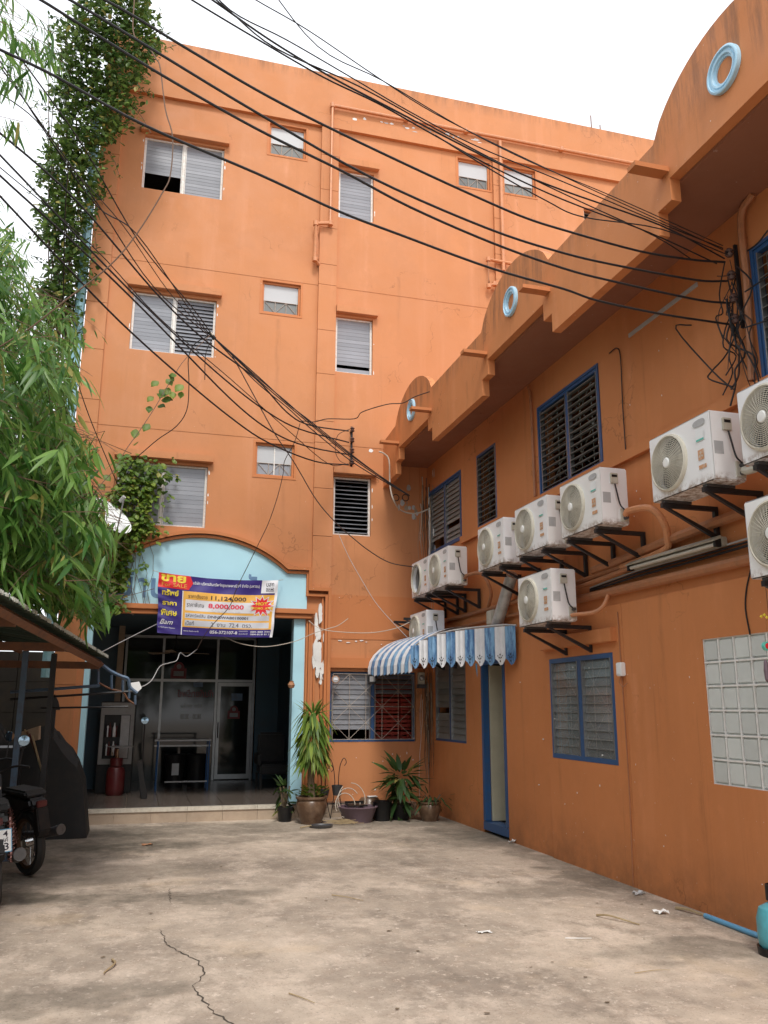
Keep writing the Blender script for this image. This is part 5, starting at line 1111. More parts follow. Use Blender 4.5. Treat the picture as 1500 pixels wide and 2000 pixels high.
br.build('twigs', M_TWIG, bam)['kind'] = 'stuff'
foliage(bam, mats, 'long', M_BAM, 290)
# ---- climbing vine on the building corner
PV = [(185, -30), (255, -40), (300, 20), (305, 90), (280, 130), (270, 190), (238, 225), (225, 270), (200, 300), (192, 350), (178, 420), (172, 500), (165, 570), (155, 650), (120, 680), (85, 640), (75, 560), (105, 500), (78, 420), (80, 340), (100, 290), (118, 230), (112, 150), (120, 60), (150, 30)]
vine = thing('climbing_vine', 'tall mass of small leaved vine climbing the left corner of the tall building', 'vine', (-1.7, 13.2, 0))
mats = []; k = 0
while k < 9000:
    px, py = random.uniform(70, 310), random.uniform(-40, 690)
    if not inpoly(px+random.gauss(0, 9)+9*math.sin(py*.045)+6*math.sin(py*.11+1), py+random.gauss(0, 9), PV): continue
    if math.sin(px*.13+py*.03)*math.sin(py*.07-px*.02) > .72 and random.random() < .8: continue
    dd_ = random.uniform(13.3, 14.6) if random.random() < .6 else random.uniform(13.2, 13.7)
    p = Vector(dep(px, py, dd_))
    if p.x > -1.2 and p.z < 13 and p.y > 13.2: p = Vector(dep(px, py, 1.)); p = Vector(on(1, random.uniform(12.9, 13.2), px, py))
    k += 1; ld = Vector((random.uniform(-.8, .8), random.uniform(-1, .2), random.uniform(-.9, .5))).normalized(); s = random.uniform(.065, .125)
    mats.append(m4(p, ld, (random.uniform(-.5, .5), -.6, 1), (s, s), random.uniform(-.7, .7)))
st = M()
for k in range(16):
    pts = [(random.uniform(100, 160), 700)]+[(0, 0)]*0; x = random.uniform(95, 150); pth = []
    for y in range(690, -20, -60): x += random.uniform(-14, 16)+(3 if y < 400 else 0); pth.append(tuple(dep(min(max(x, 95), 285), y, random.uniform(13.5, 13.9))))
    st.tube(pth, .012, 4, False, r1=.004)
for sx, sy, ex, ey in ((290, 60, 335, 70), (285, 120, 345, 88), (270, 180, 298, 190), (235, 250, 262, 238), (110, 220, 70, 205), (100, 300, 72, 210), (280, 90, 315, 25), (255, 205, 295, 260), (215, 300, 235, 350), (90, 350, 55, 380), (85, 420, 60, 470), (95, 520, 62, 500), (120, 110, 90, 90), (130, 60, 100, 30), (180, 430, 190, 500), (240, 20, 300, -10)):
    a, b = Vector(dep(sx, sy, 13.5)), Vector(dep(ex, ey, 13.4)); st.tube([tuple(a), tuple((a+b)/2+Vector((0, 0, .06))), tuple(b)], .005, 3, False)
    for i in range(18):
        q = a.lerp(b, random.random())+Vector((random.uniform(-.06, .06), 0, random.uniform(-.06, .06))); s = random.uniform(.05, .09)
        mats.append(m4(q, (random.uniform(-1, 1), -.5, random.uniform(-1, 1)), (0, -.6, 1), (s, s)))
st.build('vine_stems', M_TWIG, vine)['kind'] = 'stuff'
foliage(vine, mats, 'round', M_VINE, 290)
# dark steel frame that carries the vine
# ---- vine on the window
PV2 = [(232, 897), (262, 893), (300, 908), (326, 912), (322, 940), (298, 962), (305, 985), (290, 1000), (300, 1040), (272, 1058), (245, 1090), (252, 1125), (232, 1150), (242, 1190), (235, 1200), (215, 1180), (210, 1120), (222, 1080), (205, 1040), (200, 985), (215, 960), (235, 940)]
vine2 = thing('window_vine', 'bright green vine spreading over the left half of the lowest louvred window', 'vine', (-.2, 13.2, 3.0))
mats = []; k = 0
while k < 1250:
    px, py = random.uniform(195, 325), random.uniform(890, 1205)
    if not inpoly(px, py, PV2): continue
    if 235 < px < 262 and 975 < py < 1035 and random.random() < .6: continue
    k += 1; p = on(1, random.uniform(12.95, 13.22), px, py); s = random.uniform(.07, .12)
    mats.append(m4(p+np.array((random.gauss(0, .05), 0, random.gauss(0, .05))), (random.uniform(-.8, .8), random.uniform(-.6, -.1), random.uniform(-1, .1)), (0, -.8, .8), (s, s), random.uniform(-.5, .5)))
for px, py in ((322, 928), (345, 932), (350, 935), (325, 960), (330, 965), (322, 985), (320, 1010), (330, 1018), (305, 1036), (325, 1035), (306, 1040), (280, 1070), (278, 1110), (282, 1100), (284, 1135), (270, 1080), (295, 925), (340, 895)):
    for q in range(3):
        p = on(1, 13.12, px+random.uniform(-5, 5), py+random.uniform(-5, 5)); s = random.uniform(.06, .1); mats.append(m4(p, (random.uniform(-.8, .8), -.3, random.uniform(-1, .2)), (0, -.8, .8), (s, s)))
tws = M()
for k in range(10):
    x = random.uniform(225, 300); pth = []
    for y in range(1190, 890, -35): x += random.uniform(-12, 12); pth.append(tuple(on(1, 13.2, min(max(x, 215), 300), y)))
    tws.tube(pth, .004, 3, False)
tws.build('vine_stems', M_TWIG, vine2)['kind'] = 'stuff'
foliage(vine2, mats, 'round', M_VINEY, 290)
# leafy twig hanging in the air
def wire_pts(px, d0, d1, sub=4):
    n_ = len(px); L_ = [0]
    for a, b in zip(px[:-1], px[1:]): L_.append(L_[-1]+math.hypot(b[0]-a[0], b[1]-a[1]))
    # straight-line depth along the wire: interpolate 1/depth across the picture
    return smoothpts([tuple(dep(p[0], p[1], 1/((1-l/L_[-1])/d0+(l/L_[-1])/d1))) for p, l in zip(px, L_)], sub)
vt = thing('leafy_twig', 'thin vine twig with heart shaped leaves hanging from the wires across the facade', 'vine', tuple(dep(240, 880, 12)))
tp = wire_pts([(410, 655), (363, 700), (340, 733), (318, 770), (300, 800), (275, 838), (247, 877), (225, 915), (200, 943), (165, 990), (135, 1020), (100, 1050), (60, 1090), (0, 1150)], 12.2, 8.5)
M().tube(tp, .005, 5).build('stem', M_TWIG, vt)
mats = []
for px, py in ((345, 733), (358, 752), (340, 745), (330, 757), (312, 760), (300, 775), (293, 793), (318, 770), (308, 793), (292, 828), (266, 838), (264, 870), (235, 885), (226, 905), (202, 928), (193, 945), (180, 975), (152, 995), (140, 1015), (355, 765), (325, 740), (310, 745), (115, 1030), (337, 765), (315, 782)):
    p = dep(px, py, 11.3); s = random.uniform(.09, .16); mats.append(m4(p, (random.uniform(-.8, .8), -.2, random.uniform(-1, .3)), (0, -1, .4), (s*1.2, s)))
foliage(vt, mats, 'round', M_VINEY, 40)

# ------------------------------------------------------------------ potted plants
def bigpot(c, r, h, name, label, mat=M_POT):
    t = thing(name, label, 'pot', c); M().lathe([(0, 0), (r*.62, 0), (r*.8, h*.25), (r*.98, h*.62), (r*.93, h*.82), (r*.88, h*.86), (r*1.0, h*.93), (r*1.0, h), (r*.86, h), (r*.84, h*.9), (0, h*.9)], 32, c).build('pot', mat, t, True)
    M().lathe([(0, h*.905), (r*.84, h*.905)], 20, c).build('soil', M_SOIL, t); return t
p1c = (2.44, 12.42, 0)
bigpot(p1c, .225, .37, 'plant_pot', 'large brown glazed pot holding the tall corn plant beside the blue pillar')
pl1 = thing('corn_plant', 'tall corn plant with yellow green strappy leaves in the large brown pot', 'plant', (2.44, 12.42, .34))
M().tube(smoothpts([(2.44, 12.42, .33), (2.42, 12.42, .7), (2.46, 12.4, 1.0), (2.43, 12.4, 1.5)], 4), .055, 9, r1=.03).build('trunk', M_BARK, pl1, True)
mats = []
for k in range(240):
    z = random.uniform(.8, 1.55) if k > 22 else random.uniform(1.42, 1.55); a = random.uniform(0, 2*PI); up_ = (random.uniform(.3, 1.5) if k <= 22 else random.uniform(-.9, .2)); ln_ = random.uniform(.24, .40)
    ld = Vector((math.cos(a), math.sin(a), up_)).normalized(); mats.append(m4((2.44+.03*math.cos(a), 12.4+.03*math.sin(a), z), ld, (0, 0, 1), (ln_*1.05, ln_), random.uniform(-.4, .4)))
    if up_ < .3: # drooping second half
        q = Vector((2.44, 12.4, z))+ld*ln_*.75; mats[-1] = m4((2.44+.12*math.cos(a), 12.4+.12*math.sin(a), z+.04), Vector((math.cos(a)*random.uniform(.3, 1.3), math.sin(a)*random.uniform(.3, 1.3), -1)), (math.cos(a), math.sin(a), .3), (ln_*1.3, ln_), random.uniform(-.3, .3))
foliage(pl1, mats, 'long', M_DRAC, 290)
mats = []
for k in range(60):
    a = random.uniform(0, 2*PI); r = random.uniform(0, .17); mats.append(m4((2.44+r*math.cos(a)+.03, 12.42+r*math.sin(a)*.8, .36+random.uniform(0, .14)), (math.cos(a), math.sin(a), .6), (0, 0, 1), (.08, .08)))
sp_ = thing('seedling', 'low bright green seedlings in the large brown pot at the trunk foot', 'plant', (2.44, 12.42, .34)); foliage(sp_, mats, 'round', M_VINEY, 80)
def bushy(c, h, n_, spread, mat, name, label, ll=(.28, .45), cat='plant', w=1.):
    t = thing(name, label, cat, c); stx = M(); mats = []
    for s in range(4):
        a = s*1.6; top = (c[0]+.12*spread*math.cos(a), c[1]+.1*math.sin(a), c[2]+h*random.uniform(.6, .9)); stx.tube([c, top], .012, 5)
    stx.build('stem', M_BARK, t)
    for k in range(n_):
        a = random.uniform(0, 2*PI); z = c[2]+h*(random.random()**.7)*.95; rr = spread*.25*random.random(); l_ = random.uniform(*ll); dz_ = random.uniform(-1.2, .25) if z < c[2]+h*.85 else random.uniform(.2, 1.5)
        mats.append(m4((c[0]+rr*math.cos(a), c[1]+rr*math.sin(a), z), (math.cos(a), math.sin(a), dz_), (0, 0, 1), (l_*1.6*w, l_), random.uniform(-.4, .4)))
    foliage(t, mats, 'long', mat, 290); return t
bushy((3.80, 12.55, .12), .62, 95, 1., M_DRACD, 'broadleaf_plant', 'dark green drooping broadleaf plant in a black pot under the barred window', (.24, .38), w=1.3)
t = thing('plant_pot', 'small black pot hidden under the drooping broadleaf plant', 'pot', (3.80, 12.55, 0)); M().lathe([(0, 0), (.12, 0), (.15, .2), (.16, .22), (.14, .22), (0, .18)], 20, (3.80, 12.55, 0)).build('pot', M_BLK, t, True)
pot2 = bigpot((4.16, 12.3, 0), .17, .27, 'plant_pot', 'brown pot at the wall corner right of the broadleaf plant')
bushy((4.20, 12.28, .2), .18, 40, 1.0, M_DRACD, 'trailing_plant', 'small dark trailing plant around the brown corner pot', (.10, .2))
bushy((2.12, 12.82, .12), .42, 45, .6, M_DRACD, 'shade_plant', 'dark leafy plant in the shade at the right end of the porch step', (.12, .22), w=1.6)
t = thing('plant_pot', 'dark small pot at the right end of the porch step', 'pot', (2.12, 12.75, 0)); M().lathe([(0, 0), (.09, 0), (.12, .2), (.1, .2), (0, .17)], 18, (2.12, 12.75, 0)).build('pot', M_BLK, t, True)
bs = thing('washing_basin', 'dull purple plastic basin with wire loops in it, on the ground by the wall', 'basin', (3.12, 12.45, 0)); M().lathe([(0, .0), (.2, .0), (.27, .19), (.29, .205), (.29, .215), (.26, .215), (.19, .02), (0, .02)], 30, (3.12, 12.45, 0)).build('bowl', M_PURP, bs, True); 
t = thing('wire_coil', 'loose coil of pale wire standing in the purple basin', 'wire', (3.0, 12.45, .03))
for k in range(3):
    a0 = random.uniform(0, 6); rr = .16+.03*k; M().tube([(2.93+.06*k+rr*math.cos(a)*.9, 12.42+.05*k+rr*math.sin(a)*.3, .05+rr*1.15+rr*math.sin(a)*1.0) for a in np.linspace(a0, a0+5.6, 26)], .006, 5).build('loop', M_CREAMW, t, True)
t = thing('tray', 'dark tray lying in the purple basin', 'tray', (3.1, 12.45, .2)); M().box(2.97, 3.25, 12.35, 12.6, .216, .235).build('tray_plate', M_BLK, t, bevel=.005); M().box(2.97, 3.25, 12.6, 12.62, .236, .27).build('rim', M_BLK, t)
t = thing('bucket', 'black bucket between the purple basin and the broadleaf plant', 'bucket', (3.50, 12.5, 0)); M().lathe([(0, 0), (.11, 0), (.14, .26), (.15, .27), (.13, .27), (.1, .02), (0, .02)], 24, (3.50, 12.5, 0)).build('pail', M_BLK, t, True); M().tube(smoothpts([(3.36, 12.5, .25), (3.42, 12.45, .15), (3.5, 12.38, .12), (3.58, 12.45, .15), (3.64, 12.5, .25)], 3), .004, 4).build('handle', M_CHROME, t)
t = thing('basin', 'upturned reddish bowl behind the purple basin', 'basin', (3.4, 12.85, 0)); M().lathe([(.2, 0), (.19, .02), (.15, .26), (.12, .29), (0, .30)], 24, (3.4, 12.85, 0)).build('bowl', M_POT, t, True)
t = thing('paper_scrap', 'folded white paper lying on the reddish bowl', 'paper', (3.42, 12.8, .3)); M().box(3.36, 3.5, 12.75, 12.85, .302, .312).build('sheet', M_PAPER, t)
t = thing('ground_disc', 'round dark metal plate lying on the ground before the large pot', 'plate', (2.50, 12.02, 0)); M().lathe([(0, .012), (.14, .012), (.155, .03), (.165, .03), (.15, .002), (0, .002)], 28, (2.50, 12.02, 0)).build('disc', M_MUFF, t, True)
M().tube([(2.36, 12.0, .03), (2.2, 11.95, .015)], .009, 5).build('stick_handle', M_STICK, t)
tg = M()
for k in range(30): x, y = 2.86+random.gauss(0, .10), 12.25+random.gauss(0, .06); a = random.uniform(-.5, .5); tg.tube([(x-.12*math.cos(a), y-.12*math.sin(a), .01+random.random()*.06), (x+.12*math.cos(a), y+.12*math.sin(a), .01+random.random()*.05)], .004, 3)
o = tg.build('twig_pile', M_STICK, None); tag(o, 'small heap of dry twigs on the ground between pot and basin', 'twigs', kind='stuff')
for i, (x, hh) in enumerate(((2.72, .75), (2.92, .85))):
    t = thing('wire_stand', ('left leaning', 'right taller')[i]+' scrolled iron flower stand against the wall behind the pots', 'plant stand', (x, 12.95, 0), 'iron flower stands')
    for s in (-.05, .05): M().tube(smoothpts([(x+s*2, 12.9, 0), (x+s*.6, 12.95, hh*.5), (x+s, 12.98, hh*.85), (x+s*2.2, 12.98, hh), (x+s*3, 12.98, hh*.93), (x+s*2.4, 12.98, hh*.87)], 4), .006, 5).build('leg', M_BLACK, t)
    M().lathe([(.06, hh*.38), (.085, hh*.55), (.08, hh*.55), (.055, hh*.38)], 14, (x, 12.92, 0), 'Z', True).build('ring_holder', M_MUFF, t)
    for k in range(3): M().tube([(x-.06, 12.93, hh*(.1+.1*k)), (x+.06, 12.93, hh*(.1+.1*k))], .004, 4).build('rung', M_BLACK, t)
# blue gas cylinder, blue pipe, litter
gx, gy = 4.22, 5.22
t = thing('gas_cylinder', 'turquoise gas cylinder standing at the right edge by the wall', 'gas cylinder', (gx, gy, 0))
M().lathe([(0, .03), (.1, .03), (.125, .06), (.13, .12), (.13, .22), (.11, .29), (.05, .325), (0, .33)], 28, (gx, gy, 0)).build('tank', M_TEALG, t, True); M().lathe([(.125, 0), (.135, 0), (.14, .05), (.125, .05)], 28, (gx, gy, 0), 'Z', True).build('foot_ring', M_BLK, t, True); M().tube([(gx, gy, .32), (gx, gy, .38)], .02, 10).build('valve', M_MUFF, t, True)
M().lathe([(.05, .34), (.058, .34), (.058, .44), (.05, .44)], 18, (gx, gy, 0), 'Z', True).build('collar', M_BLK, t, True)
M().tube(smoothpts([(gx, gy, .38), (gx-.05, gy-.03, .45), (gx, gy-.06, .47), (gx+.06, gy, .44)], 3), .006, 5).build('hose_clip', M_BLACK, t)
tag(M().tube([(4.37, 6.22, .02), (4.36, 5.5, .02)], .02, 10).build('loose_pipe', M_BPVC, None, True), 'short light blue plastic pipe lying at the wall foot beside the gas cylinder', 'pipe')
def crumple(c, s, mat, name, label, cat, h=.03):
    m_ = M(); n_ = 5; vs = [(c[0]+s[0]*(i/n_-.5)+random.uniform(-.01, .01), c[1]+s[1]*(j/n_-.5)+random.uniform(-.01, .01), .004+h*random.random()) for j in range(n_+1) for i in range(n_+1)]
    m_.add(vs, [(j*(n_+1)+i, j*(n_+1)+i+1, (j+1)*(n_+1)+i+1, (j+1)*(n_+1)+i) for j in range(n_) for i in range(n_)]); return tag(m_.build(name, mat, None), label, cat)
crumple((4.12, 6.44), (.10, .07), M_PAPER, 'crumpled_paper', 'crumpled white tissue on the ground left of the loose blue pipe', 'paper')
crumple((4.34, 7.11), (.10, .05), M_GREY, 'crumpled_paper', 'small grey paper scrap at the foot of the annex wall', 'paper')
crumple((2.53, 6.26), (.10, .04), M_PAPER, 'crumpled_paper', 'torn white paper scrap alone in the middle of the yard', 'paper', .012)
crumple((4.5-.02, 10.08), (.12, .06), M_PAPER, 'crumpled_paper', 'white crumple of paper at the foot of the corner with pale wires', 'paper', .05)
crumple((.2, 11.0), (.12, .06), M_TERRA, 'fallen_leaf', 'pale orange leaf lying on the dark stain left of centre', 'leaf', .02)
def stick(pts, r, mat, label, name='dry_twig', cat='twig'): return tag(M().tube(smoothpts(pts, 3), r, 5, True, r*.5).build(name, mat, None), label, cat)
stick([(3.58, 6.5, .01), (3.62, 6.38, .03), (3.72, 6.22, .01), (3.74, 6.15, .01)], .009, M_STICK, 'pale dry husk lying right of centre in the yard')
stick([(4.33, 6.55, .01), (4.35, 6.42, .025), (4.40, 6.28, .01), (4.44, 6.24, .01)], .013, M_STICK, 'curled brown leaf stalk at the wall foot near the tissue')
stick([(1.72, 7.75, .01), (1.83, 7.62, .012), (1.93, 7.48, .008)], .005, M_STICK, 'thin straw left of centre in the middle distance')
stick([(-.06, 6.22, .01), (-.04, 6.1, .02), (-.09, 5.98, .01), (-.1, 5.92, .015)], .008, M_STICK, 'curled dry stalk left of the long crack')
stick([(.93, 5.28, .008), (.99, 5.18, .008), (1.04, 5.08, .008)], .004, M_STICK, 'thin straw right of the crack near the bottom')
stick([(3.02, 5.95, .008), (3.12, 5.92, .008), (3.2, 5.9, .008)], .004, M_PAPER, 'short white strip lying in the right foreground')
stick([(3.05, 5.1, .008), (3.2, 5.12, .008), (3.3, 5.1, .008)], .003, M_STICK, 'fine straw in the right foreground')
spots = []
for k in range(60):
    x, y = random.uniform(-1, 4.3), random.uniform(4.5, 12) ; 
    if x > 4.3: continue
    spots.append((x, y))
db = M()
for x, y in spots:
    s = random.uniform(.008, .022); a = random.uniform(0, 6); db.add([(x+s*math.cos(a+q)*random.uniform(.6, 1.2), y+s*math.sin(a+q)*.6, .005+random.random()*.006) for q in (0, 1.5, 3.1, 4.6)], [(0, 1, 2, 3)])
o = db.build('debris', M_BARK, None); tag(o, 'tiny scattered leaf and bark debris on the concrete', 'debris', kind='stuff')
# hanging charm at right edge
ht = thing('hanging_charm', 'string charm with yellow flowers and watermelon slice at the right edge', 'charm', tuple(on(0, 4.0, 1494, 1200)))
hx = on(0, 4.05, 1494, 1130); hb_ = on(0, 4.05, 1494, 1370); M().tube([tuple(hx), (hx[0], hx[1], hb_[2])], .0025, 4).build('string', M_WIREB, ht)
for px, py in ((1487, 1204), (1493, 1201), (1498, 1206)): p = on(0, 4.05, px, py); M().lathe([(0, -.012), (.012, 0), (0, .012)], 8, tuple(p)).build('flower', M_BYEL, ht)
p = on(0, 4.05, 1497, 1262); M().lathe([(0, -.014), (.03, -.012), (.03, .012), (0, .014)], 14, tuple(p), 'Y').build('melon_rind', M_STKG, ht); M().lathe([(0, -.018), (.02, -.017), (.02, .017), (0, .018)], 14, tuple(p), 'Y').build('melon_flesh', M_BRED, ht)
p = on(0, 4.05, 1497, 1310); M().lathe([(0, -.08), (.014, -.06), (.018, 0), (.012, .06), (0, .08)], 10, tuple(p)).build('bead_tassel', M_PURP, ht)

# ------------------------------------------------------------------ overhead wires
def wire(px, d0, d1, r, label, mat=M_RUB, group='overhead cables', r1=None, name='overhead_cable', sub=5):
    return tag(M().tube(wire_pts(px, d0, d1, sub), r, 6, True, r1).build(name, mat, None, True), label, 'cable', group)
GR = 'cables running to the wall rack at upper right'
wire([(-60, -150), (60, -60), (205, 0), (362, 93), (500, 175), (632, 244), (812, 330), (952, 394), (1028, 426), (1100, 449), (1247, 490), (1350, 507), (1416, 512)], 4.8, 6.85, .0088, 'topmost of four thick black cables sweeping down to the right rack', group=GR)
wire([(-80, -140), (20, -60), (137, 0), (287, 90), (500, 219), (724, 346), (952, 446), (1100, 494), (1213, 520), (1360, 547), (1420, 549)], 4.8, 6.85, .0088, 'second from top of four thick black cables to the right rack', group=GR)
wire([(-80, -90), (0, -45), (80, 0), (157, 48), (317, 147), (500, 251), (668, 334), (800, 404), (960, 474), (1100, 524), (1200, 550), (1360, 585), (1424, 592)], 4.8, 6.85, .0088, 'third from top of four thick black cables to the right rack', group=GR)
wire([(-80, 60), (0, 97), (110, 150), (283, 245), (500, 338), (660, 412), (780, 458), (960, 524), (1100, 564), (1167, 587), (1290, 613), (1428, 634)], 4.8, 6.85, .0088, 'lowest of four thick black cables to the right rack', group=GR)
TH = [([(330, -30), (375, 0), (500, 75), (630, 150), (740, 203), (850, 265), (960, 325), (1100, 390), (1270, 455), (1400, 515)], .0075), ([(370, -30), (415, 0), (530, 80), (646, 150), (745, 202), (860, 262), (990, 327), (1100, 372), (1290, 440), (1415, 505)], .0085),
      ([(380, -60), (450, 20), (560, 78), (684, 150), (800, 218), (930, 285), (1100, 355), (1300, 440), (1412, 485)], .006), ([(440, -40), (500, 0), (600, 58), (736, 150), (850, 222), (1000, 297), (1160, 372), (1310, 440), (1412, 488)], .005),
      ([(500, -60), (620, 90), (748, 158), (900, 248), (1040, 318), (1200, 385), (1412, 480)], .005), ([(400, -20), (452, 25), (540, 95), (700, 168), (870, 262), (1000, 330), (1130, 392), (1280, 462), (1350, 506)], .0065), ([(850, 264), (960, 332), (1067, 392), (1140, 424), (1290, 447), (1420, 497)], .006)]
for k, (pp, r) in enumerate(TH): wire(pp, 4.8, 6.85, r*.72, ('thin black wire leftmost in', 'thickest wire in', 'third wire from the left in', 'very thin wire near the right of', 'rightmost thin wire of', 'wavy thin wire within', 'short wire joining the lower end of')[k]+' the upper bundle crossing the roof line', group='thin wire bundle at upper right')
GL = 'cables running to the insulator rack on the facade'
wire([(-40, 235), (0, 260), (150, 393), (300, 567), (395, 660), (500, 740), (560, 805), (604, 830), (681, 842)], 7.6, 13.9, .011, 'topmost of four cables ending at the facade insulator rack', group=GL)
wire([(-40, 270), (0, 303), (207, 520), (333, 645), (440, 742), (520, 803), (585, 838), (681, 864)], 7.6, 13.9, .011, 'second of four cables ending at the facade insulator rack', group=GL)
wire([(-40, 300), (0, 343), (170, 498), (300, 625), (450, 779), (530, 842), (597, 871), (681, 888)], 7.6, 13.9, .011, 'third of four cables ending at the facade insulator rack', group=GL)
wire([(-40, 340), (0, 383), (110, 500), (233, 627), (347, 730), (450, 815), (523, 864), (615, 901), (681, 908)], 7.6, 13.9, .011, 'lowest of four cables ending at the facade insulator rack', group=GL)
wire([(-30, 300), (0, 327), (180, 480), (310, 620), (450, 740), (560, 838), (640, 905), (680, 906)], 8, 13.9, .006, 'thin wire sagging between the lower facade cables', group=GL)
GK = 'wires tied together before the second floor window'
wire([(-30, 30), (0, 63), (80, 168), (167, 293), (270, 470), (375, 600), (413, 652)], 7.8, 12.4, .0085, 'upper wire of the bunch tied before the second floor window', group=GK)
wire([(-30, 85), (0, 120), (80, 245), (187, 400), (267, 457), (367, 600), (411, 655)], 7.8, 12.4, .008, 'middle wire of the bunch tied before the second floor window', group=GK)
wire([(-30, 100), (0, 130), (127, 307), (200, 412), (300, 560), (409, 657)], 7.8, 12.4, .008, 'lower wire of the bunch tied before the second floor window', group=GK)
wire([(-30, 165), (0, 182), (70, 235), (133, 320), (240, 440), (330, 570), (406, 652)], 7.8, 12.4, .006, 'thin loose wire of the bunch tied before the second floor window', group=GK)
for k, o_ in enumerate(((0, 0), (4, -3), (-3, 5), (-2, -5))): wire([(413, 655), (500+o_[0], 738+o_[1]), (560, 790+o_[1]), (604+o_[0], 827+o_[1]), (688+o_[0], 895+o_[1]), (762, 945+o_[1]*.4), (800, 968)], 12.4, 13.2, .008, ('central', 'right', 'left', 'upper')[k]+' strand of the twisted bundle going on to the annex corner', group='twisted bundle to the annex corner')
kn = dep(413, 655, 12.35); t = thing('cable_tie', 'knot of pale tape tying the wires together in mid air', 'tie', tuple(kn)); M().tube([tuple(kn+np.array((-.03, 0, .04))), tuple(kn+np.array((.05, 0, -.05)))], .03, 8).build('tape', M_BLK, t, True); M().tube([tuple(kn+np.array((-.01, -.03, .03))), tuple(kn+np.array((.02, -.03, -.01)))], .012, 6).build('pale_wrap', M_CREAMW, t, True)
wire([(410, 655), (380, 672), (368, 700), (369, 750), (365, 800), (345, 832), (310, 857), (285, 878), (262, 900), (247, 930), (238, 955)], 12.4, 13.0, .007, 'black wire looping down from the tie towards the window vine', group='hanging wires')
wire([(416, 660), (402, 690), (400, 742)], 12.4, 12.4, .006, 'short cut wire end hanging from the tie', group='hanging wires')
wire([(133, 330), (127, 420), (124, 560), (123, 625), (143, 717), (173, 810), (213, 907), (230, 947)], 9.5, 12.9, .007, 'long black wire hanging before the bamboo to the window vine', group='hanging wires')
wire([(263, -10), (260, 60), (275, 85), (290, 92), (305, 115), (313, 133), (323, 213), (337, 267), (333, 340), (317, 377), (267, 457), (213, 520), (127, 587), (60, 640), (0, 677)], 9.5, 7.5, .007, 'brown thorny stem looping across the sky and upper window', M_TWIG, 'hanging wires', name='hanging_creeper')
wire([(454, 695), (500, 780), (538, 849), (575, 904), (619, 978), (660, 1025), (685, 1047), (720, 1075), (762, 1099), (812, 1108)], 12.6, 13.1, .008, 'dark wire crossing the dark louvred window to the first air conditioner', M_WIREB, 'hanging wires')
wire([(586, 827), (575, 864), (556, 900), (553, 925), (542, 970), (525, 1020), (505, 1062), (487, 1099), (462, 1150), (448, 1185), (420, 1215), (400, 1240), (385, 1268)], 12.9, 12.6, .006, 'thin dark wire hanging in front of the sale banner', M_WIREB, 'hanging wires')
wire([(590, 822), (614, 824), (640, 818), (692, 818), (705, 806), (729, 797), (760, 789), (787, 787), (810, 775), (839, 765)], 13.0, 11.6, .007, 'dark wire from the facade to the small roof arch', M_WIREB, 'hanging wires')
wire([(660, 1040), (680, 1085), (705, 1130), (740, 1185), (805, 1255)], 13.2, 12.6, .004, 'pale thin wire from the dark louvred window to the awning', M_GREY, 'hanging wires')
wire([(684, 838), (660, 850), (655, 880), (664, 900), (681, 908)], 13.9, 13.9, .005, 'slack jumper wire looping between the insulators', group='hanging wires')
tag(M(TF).tube(smoothpts([tuple((on(1, 12.72 if p[1] < 985 else 13.0, *p)[0], .58 if p[1] < 985 else .3, on(1, 12.72 if p[1] < 985 else 13.0, *p)[2])) for p in ((740, 882), (750, 886), (760, 900), (762, 950), (770, 980), (785, 998), (812, 1003), (838, 994))], 4), .012, 6).build('wall_cable', M_CREAMW, None, True), 'cream cable curving down the facade beside the annex corner', 'cable')
wire([(385, 1268), (365, 1282), (352, 1275), (345, 1290), (330, 1295), (312, 1302), (295, 1330), (272, 1342), (250, 1334)], 12.9, 10.8, .006, 'pale cord drooping below the banner towards the carport', M_GREY, 'pale cords')
wire([(190, 1278), (250, 1247), (320, 1212)], 10.6, 12.9, .005, 'pale taut cord from the carport to the banner', M_GREY, 'pale cords')
wire([(430, 1240), (470, 1257), (520, 1263), (575, 1253), (610, 1238), (640, 1228), (660, 1222), (680, 1208)], 12.9, 13.1, .006, 'pale cord sagging right of the banner', M_CREAMW, 'pale cords')
wire([(603, 1212), (620, 1225), (650, 1233), (720, 1236), (770, 1228), (800, 1215)], 13.1, 12.8, .006, 'pale cord running along the facade above the barred window', M_CREAMW, 'pale cords')
# wires and coils in the inner corner
t = thing('cable_coil', 'two black cable coils hanging in the shadowed inner corner', 'cable', tuple(on(1, 13.2, 775, 975)))
for px in (773, 792):
    c = on(1, 13.22, px, 972); M().lathe([(.055, -.006), (.063, 0), (.055, .006), (.048, 0)], 24, tuple(c), 'Y', True).build('coil', M_BLACK, t, True)
# rack with a wild tangle
rk = thing('cable_tangle', 'tangle of black cables and insulators beside the conduit at the upper right', 'cable tangle', (4.42, 5.35, 4.2))
M(TW).box(5.23, 5.25, .05, .08, 4.55, 5.28).build('rack_bar', M_BLACK, rk)
for z in (4.62, 4.80, 5.0, 5.2): M().lathe([(0, -.035), (.02, -.035), (.035, -.015), (.02, 0), (.035, .015), (.02, .035), (0, .035)], 12, (4.37, 5.24, z)).build('insulator', M_PORC, rk, True); M(TW).box(5.23, 5.25, .1, .16, z-.006, z+.006).build('pin', M_BLACK, rk)
for k in range(17):
    y0, z0 = 5.28+random.gauss(0, .05), random.uniform(4.6, 5.3); n_ = random.randint(3, 6); pts = [(y0, .1+random.uniform(-.04, .06), z0)]
    for i in range(n_): y0 += random.gauss(.0, .05); z0 -= random.uniform(.05, .28); pts.append((min(max(y0, 5.12), 5.5), .08+random.uniform(-.05, .08), max(3.95, z0)))
    M(TW).tube(smoothpts(pts, 4), random.choice((.003, .004, .006, .008)), 5).build('strand', M_RUB if random.random() < .8 else M_WIREB, rk)
